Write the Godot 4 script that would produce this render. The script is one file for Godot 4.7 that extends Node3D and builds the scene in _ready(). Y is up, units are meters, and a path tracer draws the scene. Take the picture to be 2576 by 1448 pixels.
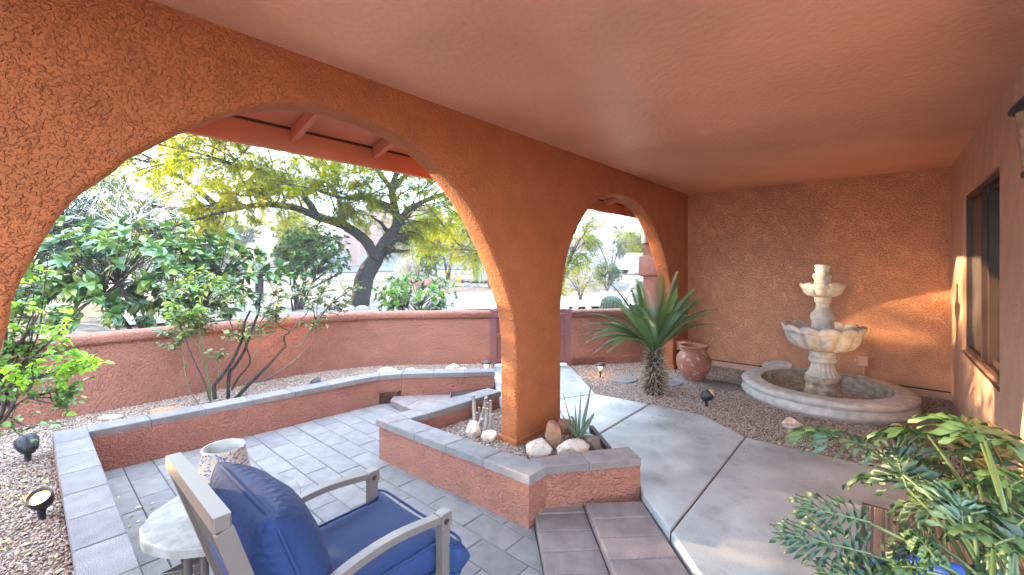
extends Node3D

# ------------------------------------------------------------------ camera, sky, sun
func stage() -> void:
	var cam := Camera3D.new()
	cam.name = "camera"
	add_child(cam)
	cam.position = Vector3(0, 1.5, 0)
	cam.rotation = Vector3(0, deg_to_rad(41.03), 0)
	cam.set_frustum(0.05 * 1448.0 / 1070.0, Vector2(0, -0.05 * 57.0 / 1070.0), 0.05, 900.0)
	cam.current = true
	var we := WorldEnvironment.new()
	we.name = "sky"
	var env := Environment.new()
	env.background_mode = Environment.BG_SKY
	env.tonemap_mode = Environment.TONE_MAPPER_LINEAR
	env.tonemap_exposure = EXPOSURE
	env.sdfgi_enabled = true
	env.ssao_enabled = true
	env.ssil_enabled = true
	env.fog_enabled = true
	env.fog_density = 0.0014
	env.fog_light_color = Color(0.86, 0.9, 0.95)
	var sky := Sky.new()
	var sm := ProceduralSkyMaterial.new()
	sm.sky_top_color = Color(0.72, 0.82, 0.94)
	sm.sky_horizon_color = Color(0.80, 0.87, 0.95)
	sm.sky_curve = 0.16
	sm.sky_energy_multiplier = SKY_ENERGY
	sm.ground_bottom_color = Color(0.45, 0.40, 0.36)
	sm.ground_horizon_color = Color(0.60, 0.60, 0.60)
	sm.sun_angle_max = 12.0
	sm.sky_cover = cloud_texture()
	sm.sky_cover_modulate = Color(1, 1, 1, 0.35)
	sky.sky_material = sm
	env.sky = sky
	we.environment = env
	add_child(we)
	var sun := DirectionalLight3D.new()
	sun.name = "sun"
	sun.light_color = Color(1.0, 0.86, 0.66)
	sun.light_energy = SUN_ENERGY
	sun.light_angular_distance = 0.6
	sun.shadow_enabled = true
	add_child(sun)
	sun.look_at_from_position(Vector3(-1.0, 0.19, 0.36) * 20.0, Vector3.ZERO, Vector3.UP)

const EXPOSURE := 11.8
const SKY_ENERGY := 1.0
const SUN_ENERGY := 1.0

func cloud_texture() -> ImageTexture:
	var n := FastNoiseLite.new()
	n.seed = 5
	n.frequency = 0.006
	n.fractal_octaves = 5
	var im := n.get_seamless_image(1024, 512)
	im.convert(Image.FORMAT_RGBA8)
	var d := im.get_data()
	for i in range(0, d.size(), 4):
		var v := clampf((float(d[i]) / 255.0 - 0.46) * 2.2, 0.0, 1.0)
		d[i] = 255
		d[i + 1] = 255
		d[i + 2] = 255
		d[i + 3] = int(v * 200.0)
	return ImageTexture.create_from_image(Image.create_from_data(1024, 512, false, Image.FORMAT_RGBA8, d))

# ------------------------------------------------------------------ naming
var used := {}
func numbered(called: String) -> String:
	var n: int = used.get(called, 0)
	used[called] = n + 1
	return called if n == 0 else "%s_%03d" % [called, n]

func tag(o: Node3D, label: String, category: String, group := "") -> Node3D:
	if label != "":
		o.set_meta("label", label)
	if category != "":
		o.set_meta("category", category)
	if group != "":
		o.set_meta("group", group)
	return o

func thing(called: String, label: String, category: String, at := Vector3.ZERO, turn := 0.0, group := "") -> Node3D:
	var o := Node3D.new()
	o.name = numbered(called)
	add_child(o)
	o.position = at
	o.rotation.y = turn
	tag(o, label, category, group)
	return o

func part(called: String, mesh: Mesh, mat: Material, parent: Node, xf := Transform3D.IDENTITY) -> MeshInstance3D:
	var o := MeshInstance3D.new()
	if parent == self:
		o.name = numbered(called)
	else:
		var n := 0
		var nm := called
		while parent.has_node(nm):
			n = int(parent.get_meta("_n_" + called, 0)) + 1
			parent.set_meta("_n_" + called, n)
			nm = "%s_%03d" % [called, n]
		o.name = nm
	o.mesh = mesh
	o.material_override = mat
	o.transform = xf
	parent.add_child(o, true)
	return o

func obj(called: String, st: SurfaceTool, mat: Material, parent: Node, xf := Transform3D.IDENTITY) -> MeshInstance3D:
	return part(called, fin(st), mat, parent, xf)

func struct(o: Node3D) -> Node3D:
	o.set_meta("kind", "structure")
	return o

func stuff(o: Node3D) -> Node3D:
	o.set_meta("kind", "stuff")
	return o

func multi(called: String, mesh: Mesh, mat: Material, xfs: Array, parent: Node, cols := PackedColorArray()) -> MultiMeshInstance3D:
	var mm := MultiMesh.new()
	mm.transform_format = MultiMesh.TRANSFORM_3D
	mm.use_colors = cols.size() > 0
	mm.mesh = mesh
	mm.instance_count = xfs.size()
	for i in xfs.size():
		mm.set_instance_transform(i, xfs[i])
		if cols.size() > 0:
			mm.set_instance_color(i, cols[i])
	var o := MultiMeshInstance3D.new()
	o.name = numbered(called) if parent == self else called
	o.multimesh = mm
	o.material_override = mat
	parent.add_child(o, true)
	stuff(o)
	return o

# ------------------------------------------------------------------ mesh helpers (front faces run clockwise)
func mb(smooth := false) -> SurfaceTool:
	var st := SurfaceTool.new()
	st.begin(Mesh.PRIMITIVE_TRIANGLES)
	st.set_smooth_group(0 if smooth else -1)
	return st

func fin(st: SurfaceTool) -> ArrayMesh:
	st.generate_normals()
	return st.commit()

func tri(st: SurfaceTool, a: Vector3, b: Vector3, c: Vector3) -> void:
	st.add_vertex(a)
	st.add_vertex(b)
	st.add_vertex(c)

func quad(st: SurfaceTool, a: Vector3, b: Vector3, c: Vector3, d: Vector3) -> void:
	tri(st, a, b, c)
	tri(st, a, c, d)

func area2(p: PackedVector2Array) -> float:
	var s := 0.0
	for i in p.size():
		s += p[i].cross(p[(i + 1) % p.size()])
	return s * 0.5

func inset(p: PackedVector2Array, b: float) -> PackedVector2Array:
	var out := PackedVector2Array()
	var n := p.size()
	for i in n:
		var d0 := (p[i] - p[(i + n - 1) % n]).normalized()
		var d1 := (p[(i + 1) % n] - p[i]).normalized()
		var n0 := Vector2(-d0.y, d0.x)
		var n1 := Vector2(-d1.y, d1.x)
		var m := n0 + n1
		if m.length() < 0.01:
			out.append(p[i] + n0 * b)
		else:
			out.append(p[i] + m * (b / maxf(0.35, 1.0 + n0.dot(n1))))
	return out

func face(st: SurfaceTool, p: PackedVector2Array, y: float, up: bool, xf: Transform3D) -> void:
	var ix := Geometry2D.triangulate_polygon(p)
	for k in range(0, ix.size(), 3):
		var a := p[ix[k]]
		var b := p[ix[k + 1]]
		var c := p[ix[k + 2]]
		if ((b - a).cross(c - a) > 0.0) != up:
			var s := b
			b = c
			c = s
		tri(st, xf * Vector3(a.x, y, a.y), xf * Vector3(b.x, y, b.y), xf * Vector3(c.x, y, c.y))

# a polygon (x, z) raised from y0 to y1, its upper edge (and lower, if asked) rounded by bev in n steps
func prism(st: SurfaceTool, poly: PackedVector2Array, y0: float, y1: float, bev := 0.0, xf := Transform3D.IDENTITY, n := 1, both := false) -> void:
	var p := poly.duplicate()
	if area2(p) < 0.0:
		p.reverse()
	var rings := []
	if both and bev > 0.0:
		for i in n:
			var a := PI * 0.5 * i / n
			rings.append([bev * (1.0 - sin(a)), y0 + bev * (1.0 - cos(a))])
		rings.append([0.0, y0 + bev])
	else:
		rings.append([0.0, y0])
	if bev > 0.0:
		rings.append([0.0, y1 - bev])
		for i in range(1, n + 1):
			var a := PI * 0.5 * i / n
			rings.append([bev * (1.0 - cos(a)), y1 - bev + bev * sin(a)])
	else:
		rings.append([0.0, y1])
	var last: PackedVector2Array
	for k in rings.size():
		var q: PackedVector2Array = p if rings[k][0] == 0.0 else inset(p, rings[k][0])
		var y: float = rings[k][1]
		if k == 0:
			face(st, q, y, false, xf)
		else:
			var yl: float = rings[k - 1][1]
			for i in p.size():
				var j := (i + 1) % p.size()
				quad(st, xf * Vector3(q[j].x, y, q[j].y), xf * Vector3(q[i].x, y, q[i].y), xf * Vector3(last[i].x, yl, last[i].y), xf * Vector3(last[j].x, yl, last[j].y))
		last = q
		if k == rings.size() - 1:
			face(st, q, y, true, xf)

func rect(x0: float, z0: float, x1: float, z1: float) -> PackedVector2Array:
	return PackedVector2Array([Vector2(x0, z0), Vector2(x1, z0), Vector2(x1, z1), Vector2(x0, z1)])

func box(st: SurfaceTool, c: Vector3, s: Vector3, bev := 0.0, basis := Basis.IDENTITY) -> void:
	prism(st, rect(-s.x / 2, -s.z / 2, s.x / 2, s.z / 2), -s.y / 2, s.y / 2, bev, Transform3D(basis, c), 1, bev > 0.0)

func frame_for(d: Vector3, hint := Vector3.UP) -> Basis:
	var y := d.normalized()
	if absf(y.dot(hint)) > 0.98:
		hint = Vector3.RIGHT
	var x := hint.cross(y).normalized()
	return Basis(x, y, x.cross(y).normalized())

# a rectangular bar from a to b
func bar(st: SurfaceTool, a: Vector3, b: Vector3, w: float, h: float, bev := 0.0, hint := Vector3.UP) -> void:
	var f := frame_for(b - a, hint)
	box(st, (a + b) * 0.5, Vector3(w, a.distance_to(b), h), bev, f)

func tube(st: SurfaceTool, pts: PackedVector3Array, radii: PackedFloat32Array, sides := 7, cap := true, rough := 0.0, sd := 1) -> void:
	var n := pts.size()
	var prev := Vector3.ZERO
	var last := PackedVector3Array()
	for i in n:
		var d := (pts[mini(i + 1, n - 1)] - pts[maxi(i - 1, 0)]).normalized()
		if prev == Vector3.ZERO:
			prev = frame_for(d).x
		var x := (prev - d * prev.dot(d)).normalized()
		prev = x
		var z := x.cross(d)
		var ring := PackedVector3Array()
		for k in sides:
			var a := TAU * k / sides
			var r := radii[i]
			if rough > 0.0:
				r *= 1.0 + rough * (hash01(k * 7 + sd) - 0.5) * 1.2 + rough * (hash01(i * 31 + k * 13 + sd) - 0.5)
			ring.append(pts[i] + (x * cos(a) + z * sin(a)) * r)
		if i > 0:
			var v0 := float(i - 1)
			for k in sides:
				var j := (k + 1) % sides
				quad(st, ring[j], ring[k], last[k], last[j])
		last = ring
		if cap and (i == 0 or i == n - 1):
			for k in range(1, sides - 1):
				if i == 0:
					tri(st, ring[0], ring[k], ring[k + 1])
				else:
					tri(st, ring[0], ring[k + 1], ring[k])

func hash01(i: int) -> float:
	var h := (i * 374761393 + 668265263) & 0x7fffffff
	h = ((h ^ (h >> 13)) * 1274126177) & 0x7fffffff
	return float((h ^ (h >> 16)) & 0xffff) / 65535.0

func smooth_path(pts: Array, per := 4) -> PackedVector3Array:
	var out := PackedVector3Array()
	var n := pts.size()
	for i in n - 1:
		var p0: Vector3 = pts[maxi(i - 1, 0)]
		var p1: Vector3 = pts[i]
		var p2: Vector3 = pts[i + 1]
		var p3: Vector3 = pts[mini(i + 2, n - 1)]
		for k in per:
			out.append(p1.cubic_interpolate(p2, p0, p3, float(k) / per))
	out.append(pts[n - 1])
	return out

func taper(n: int, r0: float, r1: float) -> PackedFloat32Array:
	var out := PackedFloat32Array()
	for i in n:
		out.append(lerpf(r0, r1, float(i) / maxf(1.0, n - 1)))
	return out

# profile points are [radius, height, groove depth, rim lift]; lobes petals run round
func lathe(st: SurfaceTool, prof: Array, segs := 48, lobes := 0, at := Vector3.ZERO) -> void:
	var last := PackedVector3Array()
	for p in prof:
		var ring := PackedVector3Array()
		for k in segs:
			var a := TAU * k / segs
			var r: float = p[0]
			var y: float = p[1]
			if lobes > 0 and p.size() > 2:
				var s := pow(absf(sin(a * lobes * 0.5)), 0.6)
				r *= 1.0 - p[2] * (1.0 - s)
				if p.size() > 3:
					y -= p[3] * (1.0 - s)
			ring.append(at + Vector3(cos(a) * r, y, sin(a) * r))
		if last.size() > 0:
			for k in segs:
				var j := (k + 1) % segs
				quad(st, ring[k], ring[j], last[j], last[k])
		last = ring

# a rectangular bar carried along a path in a plane across x
func sweep_bar(st: SurfaceTool, pts: PackedVector3Array, w: float, h: float, hint: Vector3) -> void:
	var last := []
	for i in pts.size():
		var d := (pts[mini(i + 1, pts.size() - 1)] - pts[maxi(i - 1, 0)]).normalized()
		var n := d.cross(hint).normalized()
		var b := 0.12
		var ring := []
		for q in [[-1.0, -1.0 + b], [-1.0, 1.0 - b], [-1.0 + b, 1.0], [1.0 - b, 1.0], [1.0, 1.0 - b], [1.0, -1.0 + b], [1.0 - b, -1.0], [-1.0 + b, -1.0]]:
			ring.append(pts[i] + hint * w * 0.5 * q[0] + n * h * 0.5 * q[1])
		if i > 0:
			for k in 8:
				var j := (k + 1) % 8
				quad(st, ring[j], ring[k], last[k], last[j])
		last = ring

# a closed cross-section (offset to the right of the path, height) carried along a path on the ground
func extrude_path(st: SurfaceTool, path: PackedVector2Array, prof: PackedVector2Array) -> void:
	var n := path.size()
	var rings := []
	for i in n:
		var d0 := (path[i] - path[maxi(i - 1, 0)]).normalized() if i > 0 else (path[1] - path[0]).normalized()
		var d1 := (path[mini(i + 1, n - 1)] - path[i]).normalized() if i < n - 1 else d0
		var n0 := Vector2(-d0.y, d0.x)
		var n1 := Vector2(-d1.y, d1.x)
		var m := (n0 + n1) / maxf(0.4, 1.0 + n0.dot(n1))
		var ring := PackedVector3Array()
		for q in prof:
			ring.append(Vector3(path[i].x + m.x * q.x, q.y, path[i].y + m.y * q.x))
		rings.append(ring)
	var np := prof.size()
	var flip := area2(prof) < 0.0
	for i in n - 1:
		for k in np:
			var j := (k + 1) % np
			if flip:
				quad(st, rings[i][k], rings[i + 1][k], rings[i + 1][j], rings[i][j])
			else:
				quad(st, rings[i][k], rings[i][j], rings[i + 1][j], rings[i + 1][k])
	for e in [0, n - 1]:
		var ix := Geometry2D.triangulate_polygon(prof)
		for k in range(0, ix.size(), 3):
			tri(st, rings[e][ix[k]], rings[e][ix[k + 1]], rings[e][ix[k + 2]])

func rock_mesh(sd: int, size: Vector3, rough := 0.28, detail := 2, facets := true) -> ArrayMesh:
	var n := FastNoiseLite.new()
	n.seed = sd
	n.frequency = 0.9
	n.fractal_octaves = 3
	var rng := RandomNumberGenerator.new()
	rng.seed = sd * 77 + 5
	var cuts := []
	for k in 9:
		cuts.append([Vector3(rng.randfn(), rng.randfn() * 0.8, rng.randfn()).normalized(), rng.randf_range(0.55, 0.85)])
	var s := SphereMesh.new()
	s.radial_segments = 12 * detail
	s.rings = 7 * detail
	s.radius = 1.0
	s.height = 2.0
	var arr := s.get_mesh_arrays()
	var v: PackedVector3Array = arr[Mesh.ARRAY_VERTEX]
	for i in v.size():
		var p := v[i].normalized()
		var q := p * (1.0 + rough * n.get_noise_3dv(p * 1.3))
		if facets:
			for c in cuts:
				var over: float = q.dot(c[0]) - c[1]
				if over > 0.0:
					q -= c[0] * over * 0.92
		q += p * 0.03 * n.get_noise_3dv(p * 6.0)
		v[i] = q * size * 0.5
	var st := mb(true)
	var ix: PackedInt32Array = arr[Mesh.ARRAY_INDEX]
	for i in range(0, ix.size(), 3):
		tri(st, v[ix[i]], v[ix[i + 1]], v[ix[i + 2]])
	return fin(st)

# ------------------------------------------------------------------ materials
func lin(r: float, g: float, b: float) -> Color:
	return Color(r, g, b).linear_to_srgb()

func noise_bytes(size: int, freq: float, sd: int, oct := 3, kind := FastNoiseLite.TYPE_SIMPLEX_SMOOTH) -> PackedByteArray:
	var n := FastNoiseLite.new()
	n.noise_type = kind
	n.seed = sd
	n.frequency = freq
	n.fractal_octaves = oct
	var im := n.get_seamless_image(size, size)
	im.convert(Image.FORMAT_L8)
	return im.get_data()

func ss(a: float, b: float, x: float) -> float:
	var t := clampf((x - a) / (b - a), 0.0, 1.0)
	return t * t * (3.0 - 2.0 * t)

func grey(size: int, d: PackedByteArray) -> ImageTexture:
	return ImageTexture.create_from_image(Image.create_from_data(size, size, false, Image.FORMAT_L8, d))

# trowelled lace stucco: broken plateaus with ragged ledges over a sandy ground
func stucco_height(sd: int, f1 := 0.020, f2 := 0.05) -> ImageTexture:
	var s := 1024
	var a := noise_bytes(s, f1, sd, 4)
	var b := noise_bytes(s, f2, sd + 1, 3)
	var c := noise_bytes(s, 0.16, sd + 2, 2)
	var e := noise_bytes(s, 0.006, sd + 3, 3)
	var out := PackedByteArray()
	out.resize(s * s)
	for i in s * s:
		var va := a[i] / 255.0
		var vb := b[i] / 255.0
		var vm := e[i] / 255.0
		var h := 0.55 * ss(0.50, 0.55, va + (vb - 0.5) * 0.25) + 0.36 * ss(0.54, 0.60, vb + (vm - 0.5) * 0.4) + 0.09 * c[i] / 255.0
		out[i] = int(255.0 * clampf(h, 0.0, 1.0))
	return grey(s, out)

# even mottling: cloud blotches and grains, as a bright multiplying texture
func mottle(sd: int, blotch: float, grain: float, s := 512, fb := 0.008, fg := 0.35, specks := 0.0) -> ImageTexture:
	var a := noise_bytes(s, fb, sd, 4)
	var b := noise_bytes(s, fg, sd + 9, 2)
	var out := PackedByteArray()
	out.resize(s * s)
	for i in s * s:
		var v := 1.0 - blotch * (1.0 - a[i] / 255.0) - grain * (1.0 - b[i] / 255.0)
		if specks > 0.0 and b[i] < 70:
			v -= specks
		out[i] = int(255.0 * clampf(v, 0.0, 1.0))
	return grey(s, out)

var M := {}
func mat(key: String, c: Color, rough := 0.9) -> StandardMaterial3D:
	var m := StandardMaterial3D.new()
	m.resource_name = key
	m.albedo_color = c
	m.roughness = rough
	M[key] = m
	return m

func tri_map(m: StandardMaterial3D, scale: float, world := true) -> void:
	m.uv1_triplanar = true
	m.uv1_world_triplanar = world
	m.uv1_scale = Vector3.ONE * scale
	m.uv1_triplanar_sharpness = 6.0

func bumped(m: StandardMaterial3D, tex: Texture2D, cm: float) -> void:
	m.heightmap_enabled = true
	m.heightmap_texture = tex
	m.heightmap_scale = cm

func leafy(key: String, c: Color, back: Color, rough := 0.5) -> StandardMaterial3D:
	var m := mat(key, c, rough)
	m.vertex_color_use_as_albedo = true
	m.backlight_enabled = true
	m.backlight = back
	m.cull_mode = BaseMaterial3D.CULL_DISABLED
	return m

func materials() -> void:
	var sh := stucco_height(3)
	var sh2 := stucco_height(41, 0.026, 0.07)
	var paint := mottle(11, 0.10, 0.05, 512, 0.006, 0.3)
	var stone := mottle(21, 0.12, 0.45, 512, 0.008, 0.20, 0.12)
	var conc := stained()
	var grainy := mottle(51, 0.05, 0.5, 512, 0.02, 0.18)
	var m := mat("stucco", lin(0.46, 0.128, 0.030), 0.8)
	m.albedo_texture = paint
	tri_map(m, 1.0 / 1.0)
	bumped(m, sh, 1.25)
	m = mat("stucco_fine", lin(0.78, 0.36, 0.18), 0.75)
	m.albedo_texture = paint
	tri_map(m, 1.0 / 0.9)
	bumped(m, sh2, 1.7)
	m = mat("stucco_pink", lin(0.82, 0.47, 0.31), 0.8)
	m.albedo_texture = paint
	tri_map(m, 1.0 / 0.8)
	bumped(m, sh2, 0.8)
	m = mat("stucco_wall", lin(0.36, 0.14, 0.088), 0.85)  # same paint as the arches, darkened to offset the brighter courtyard light
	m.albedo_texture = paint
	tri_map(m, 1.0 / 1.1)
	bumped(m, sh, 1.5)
	m = mat("ceiling", lin(0.74, 0.39, 0.25), 0.36)
	m.albedo_texture = mottle(71, 0.10, 0.02, 512, 0.004, 0.1)
	tri_map(m, 1.0 / 2.6)
	bumped(m, mottle(72, 0.5, 0.5, 512, 0.012, 0.09), 0.5)
	m = mat("eave_paint", lin(0.54, 0.18, 0.085), 0.55)
	m.albedo_texture = paint
	tri_map(m, 0.7)
	mat("joint_brown", lin(0.11, 0.06, 0.04), 0.9)
	mat("joint_dark", lin(0.05, 0.03, 0.025), 0.9)
	for k in 4:
		var f: float = [1.0, 0.93, 1.06, 0.88][k]
		m = mat("paver%d" % k, lin(0.36 * f, 0.32 * f, 0.295 * f * (1.0 + 0.02 * k)), 0.9)
		m.albedo_texture = stone
		tri_map(m, 1.0 / 0.55)
		bumped(m, grainy, 0.16)
		m = mat("tread%d" % k, lin(0.38 * f, 0.29 * f, 0.265 * f), 0.9)
		m.albedo_texture = stone
		tri_map(m, 1.0 / 0.55)
		bumped(m, grainy, 0.16)
	m = mat("concrete", lin(0.50, 0.51, 0.49), 0.5)
	m.albedo_texture = conc
	tri_map(m, 1.0 / 2.3)
	bumped(m, grainy, 0.05)
	m = mat("bed_soil", lin(0.30, 0.20, 0.15), 1.0)
	m.albedo_texture = stone
	tri_map(m, 1.0 / 0.3)
	m = mat("gravel", Color.WHITE, 0.85)
	m.vertex_color_use_as_albedo = true
	m = mat("gate_paint", lin(0.16, 0.052, 0.045), 0.5)
	mat("black_metal", lin(0.03, 0.032, 0.036), 0.45).metallic = 0.4
	m = mat("chair_frame", lin(0.155, 0.125, 0.105), 0.34)
	m.metallic = 0.3
	m = mat("navy", lin(0.006, 0.026, 0.105), 0.8)
	m.albedo_texture = mottle(81, 0.08, 0.15, 512, 0.01, 0.4)
	tri_map(m, 3.0, false)
	m = mat("cream_stone", lin(0.67, 0.625, 0.555), 0.8)
	m.albedo_texture = mottle(91, 0.22, 0.10, 512, 0.012, 0.3)
	tri_map(m, 1.0 / 0.7)
	bumped(m, grainy, 0.08)
	m = mat("weathered_stone", lin(0.66, 0.53, 0.39), 0.85)
	m.albedo_texture = mottle(92, 0.40, 0.2, 512, 0.012, 0.3)
	tri_map(m, 1.0 / 0.6)
	bumped(m, grainy, 0.1)
	m = mat("slate_top", lin(0.34, 0.305, 0.265), 0.6)
	m.albedo_texture = mottle(93, 0.30, 0.1, 512, 0.01, 0.25)
	tri_map(m, 1.0 / 0.6)
	bumped(m, mottle(94, 0.9, 0.1, 512, 0.012, 0.1), 0.4)
	for k in 3:
		m = mat("rock%d" % k, [lin(0.72, 0.66, 0.60), lin(0.42, 0.24, 0.15), lin(0.22, 0.16, 0.155)][k], 0.85)
		m.albedo_texture = veined(95 + k)
		tri_map(m, 1.0 / 0.35)
		bumped(m, mottle(98, 0.8, 0.2, 512, 0.03, 0.2), 0.7)
	m = mat("clay", Color.WHITE, 0.75)
	m.albedo_texture = clay_texture()
	tri_map(m, 1.0 / 0.6)
	m = mat("bronze_frame", lin(0.055, 0.03, 0.02), 0.4)
	m.metallic = 0.3
	m = mat("bark", lin(0.17, 0.14, 0.12), 0.95)
	m.albedo_texture = mottle(101, 0.6, 0.4, 512, 0.03, 0.12)
	tri_map(m, 1.0 / 0.5, false)
	m.uv1_scale = Vector3(4.5, 0.6, 4.5)
	bumped(m, mottle(102, 0.8, 0.2, 512, 0.03, 0.12), 4.0)
	m = mat("cane", lin(0.27, 0.225, 0.19), 0.85)
	m.albedo_texture = M["bark"].albedo_texture
	tri_map(m, 6.0, false)
	mat("stump_bark", lin(0.36, 0.30, 0.25), 0.9)
	mat("pale_twig", lin(0.42, 0.37, 0.33), 0.9)
	mat("green_stem", lin(0.11, 0.14, 0.05), 0.6)
	mat("palo_bark", lin(0.26, 0.30, 0.09), 0.8)
	m = mat("yard_dirt", lin(0.19, 0.145, 0.11), 1.0)
	m.albedo_texture = mottle(111, 0.35, 0.3, 1024, 0.006, 0.3)
	tri_map(m, 1.0 / 6.0)
	m = mat("asphalt", lin(0.06, 0.07, 0.085), 0.7)
	m.albedo_texture = mottle(112, 0.2, 0.4, 512, 0.01, 0.4)
	tri_map(m, 0.5)
	mat("white_rock", lin(0.36, 0.36, 0.37), 0.9)
	m = mat("house_pink", lin(0.32, 0.19, 0.155), 0.9)
	m.albedo_texture = paint
	tri_map(m, 0.4)
	mat("blue_trim", lin(0.10, 0.22, 0.33), 0.6)
	mat("bin_blue", lin(0.012, 0.10, 0.42), 0.5)
	mat("white_paint", lin(0.60, 0.59, 0.57), 0.6)
	m = mat("glass_dark", Color(0.05, 0.07, 0.07, 0.25), 0.05)
	m.transparency = BaseMaterial3D.TRANSPARENCY_ALPHA
	mat("dark_room", lin(0.02, 0.02, 0.02), 0.9)
	m = mat("screen_mesh", lin(0.055, 0.05, 0.052), 0.35)
	m = mat("glaze_blue", lin(0.012, 0.06, 0.30), 0.12)
	m.clearcoat_enabled = true
	m.clearcoat = 0.8
	mat("brass", lin(0.45, 0.30, 0.10), 0.5)
	m = mat("lamp_lens", lin(1.0, 0.78, 0.45), 0.5)
	m.emission_enabled = true
	m.emission = Color(1.0, 0.74, 0.38)
	m.emission_energy_multiplier = 1.6
	leafy("leaf", Color.WHITE, Color(0.5, 0.6, 0.22), 0.42)
	leafy("leaf_glossy", Color.WHITE, Color(0.4, 0.5, 0.2), 0.28)
	leafy("feather", Color.WHITE, Color(1.4, 1.35, 0.36), 0.6)

func stained() -> ImageTexture:
	var s := 1024
	var a := noise_bytes(s, 0.004, 31, 4)
	var b := noise_bytes(s, 0.2, 32, 2)
	var c := noise_bytes(s, 0.010, 33, 5)
	var out := PackedByteArray()
	out.resize(s * s)
	for i in s * s:
		var v := 1.0 - 0.22 * (1.0 - a[i] / 255.0) - 0.12 * (1.0 - b[i] / 255.0) - 0.06 * ss(0.55, 0.85, c[i] / 255.0)
		out[i] = int(255.0 * v)
	return grey(s, out)

func veined(sd: int) -> ImageTexture:
	var s := 256
	var a := noise_bytes(s, 0.02, sd, 4)
	var b := noise_bytes(s, 0.25, sd + 7, 2)
	var im := Image.create(s, s, false, Image.FORMAT_RGB8)
	for i in s * s:
		var w := ss(0.5, 0.72, a[i] / 255.0)
		var g := 0.9 + 0.1 * b[i] / 255.0
		im.set_pixel(i % s, i / s, Color(0.97 * g, 0.95 * g, 0.92 * g).lerp(Color(0.88, 0.74, 0.62), w))
	return ImageTexture.create_from_image(im)

func clay_texture() -> ImageTexture:
	var s := 512
	var a := noise_bytes(s, 0.012, 131, 4)
	var b := noise_bytes(s, 0.2, 132, 2)
	var im := Image.create(s, s, false, Image.FORMAT_RGB8)
	for y in s:
		for x in s:
			var w := ss(0.60, 0.80, a[y * s + x] / 255.0 + 0.12 * (b[y * s + x] / 255.0 - 0.5))
			var g := 0.9 + 0.1 * b[y * s + x] / 255.0
			im.set_pixel(x, y, Color(0.58 * g, 0.36 * g, 0.28 * g).lerp(Color(0.78, 0.72, 0.67), w * 0.6))
	return ImageTexture.create_from_image(im)

# ------------------------------------------------------------------ the porch and its courtyard
const PAVE := -0.15   # lower patio
const CAP := 0.19     # top of the low walls

func ground_y(x: float, z: float) -> float:
	var t := -0.6564 * x - 0.7544 * z
	var l := 0.7544 * x - 0.6564 * z
	return clampf((t - 7.0) * 0.031, 0.0, 1.5) + 1.42 * ss(38.0, 55.0, t) * ss(-8.5, -14.0, l) + clampf((t - 64.0) * 0.02, 0.0, 3.0)

func pv(a: Array) -> PackedVector2Array:
	var o := PackedVector2Array()
	for i in range(0, a.size(), 2):
		o.append(Vector2(a[i], a[i + 1]))
	return o

func build_ground() -> void:
	var b := pv([-5.95, 9, -5.95, -2.6, -5.5, -3.65, -4.45, -4.75, -3.65, -5.6, -2.96, -6.75, -2.96, -14, 14, -14, 14, 9])
	var loop := PackedVector2Array()
	for i in b.size():
		var p := b[i]
		var q := b[(i + 1) % b.size()]
		var n := maxi(1, int(p.distance_to(q) / 0.9))
		for k in n:
			loop.append(p.lerp(q, float(k) / n))
	var c := Vector2(2, -3)
	var st := mb(true)
	var last := PackedVector3Array()
	var nz := FastNoiseLite.new()
	nz.seed = 8
	nz.frequency = 0.25
	for s in [1.0, 1.06, 1.13, 1.21, 1.3, 1.4, 1.52, 1.66, 1.82, 2.0, 2.25, 2.55, 2.9, 3.2, 3.6, 4.0, 4.5, 5.0, 5.5, 6.0, 6.6, 7.3, 8.0, 9.0, 11.0, 14.0, 25.0, 60.0]:
		var ring := PackedVector3Array()
		for p in loop:
			var q: Vector2 = c + (p - c) * s
			var bump := 0.05 * nz.get_noise_2d(q.x, q.y) * clampf((s - 1.05) * 6.0, 0.0, 1.0) * (1.0 if s < 6.0 else 0.0)
			ring.append(Vector3(q.x, ground_y(q.x, q.y) - 0.01 + bump, q.y))
		if last.size() > 0:
			for k in loop.size():
				var j := (k + 1) % loop.size()
				quad(st, ring[k], last[k], last[j], ring[j])
		last = ring
	var g := obj("ground", st, M.yard_dirt, self)
	struct(g)
	st = mb()
	prism(st, pv([-5.9, -2.6, -5.4, -3.6, -4.4, -4.7, -3.6, -5.55, -2.9, -6.7, 14, -6.7, 14, 9, -5.9, 9]), -0.9, PAVE - 0.06)
	struct(obj("soil", st, M.bed_soil, self))

func wall_box(st: SurfaceTool, x0: float, x1: float, y0: float, y1: float, z0: float, z1: float, bev := 0.0) -> void:
	box(st, Vector3((x0 + x1) / 2, (y0 + y1) / 2, (z0 + z1) / 2), Vector3(x1 - x0, y1 - y0, z1 - z0), bev)

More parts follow.
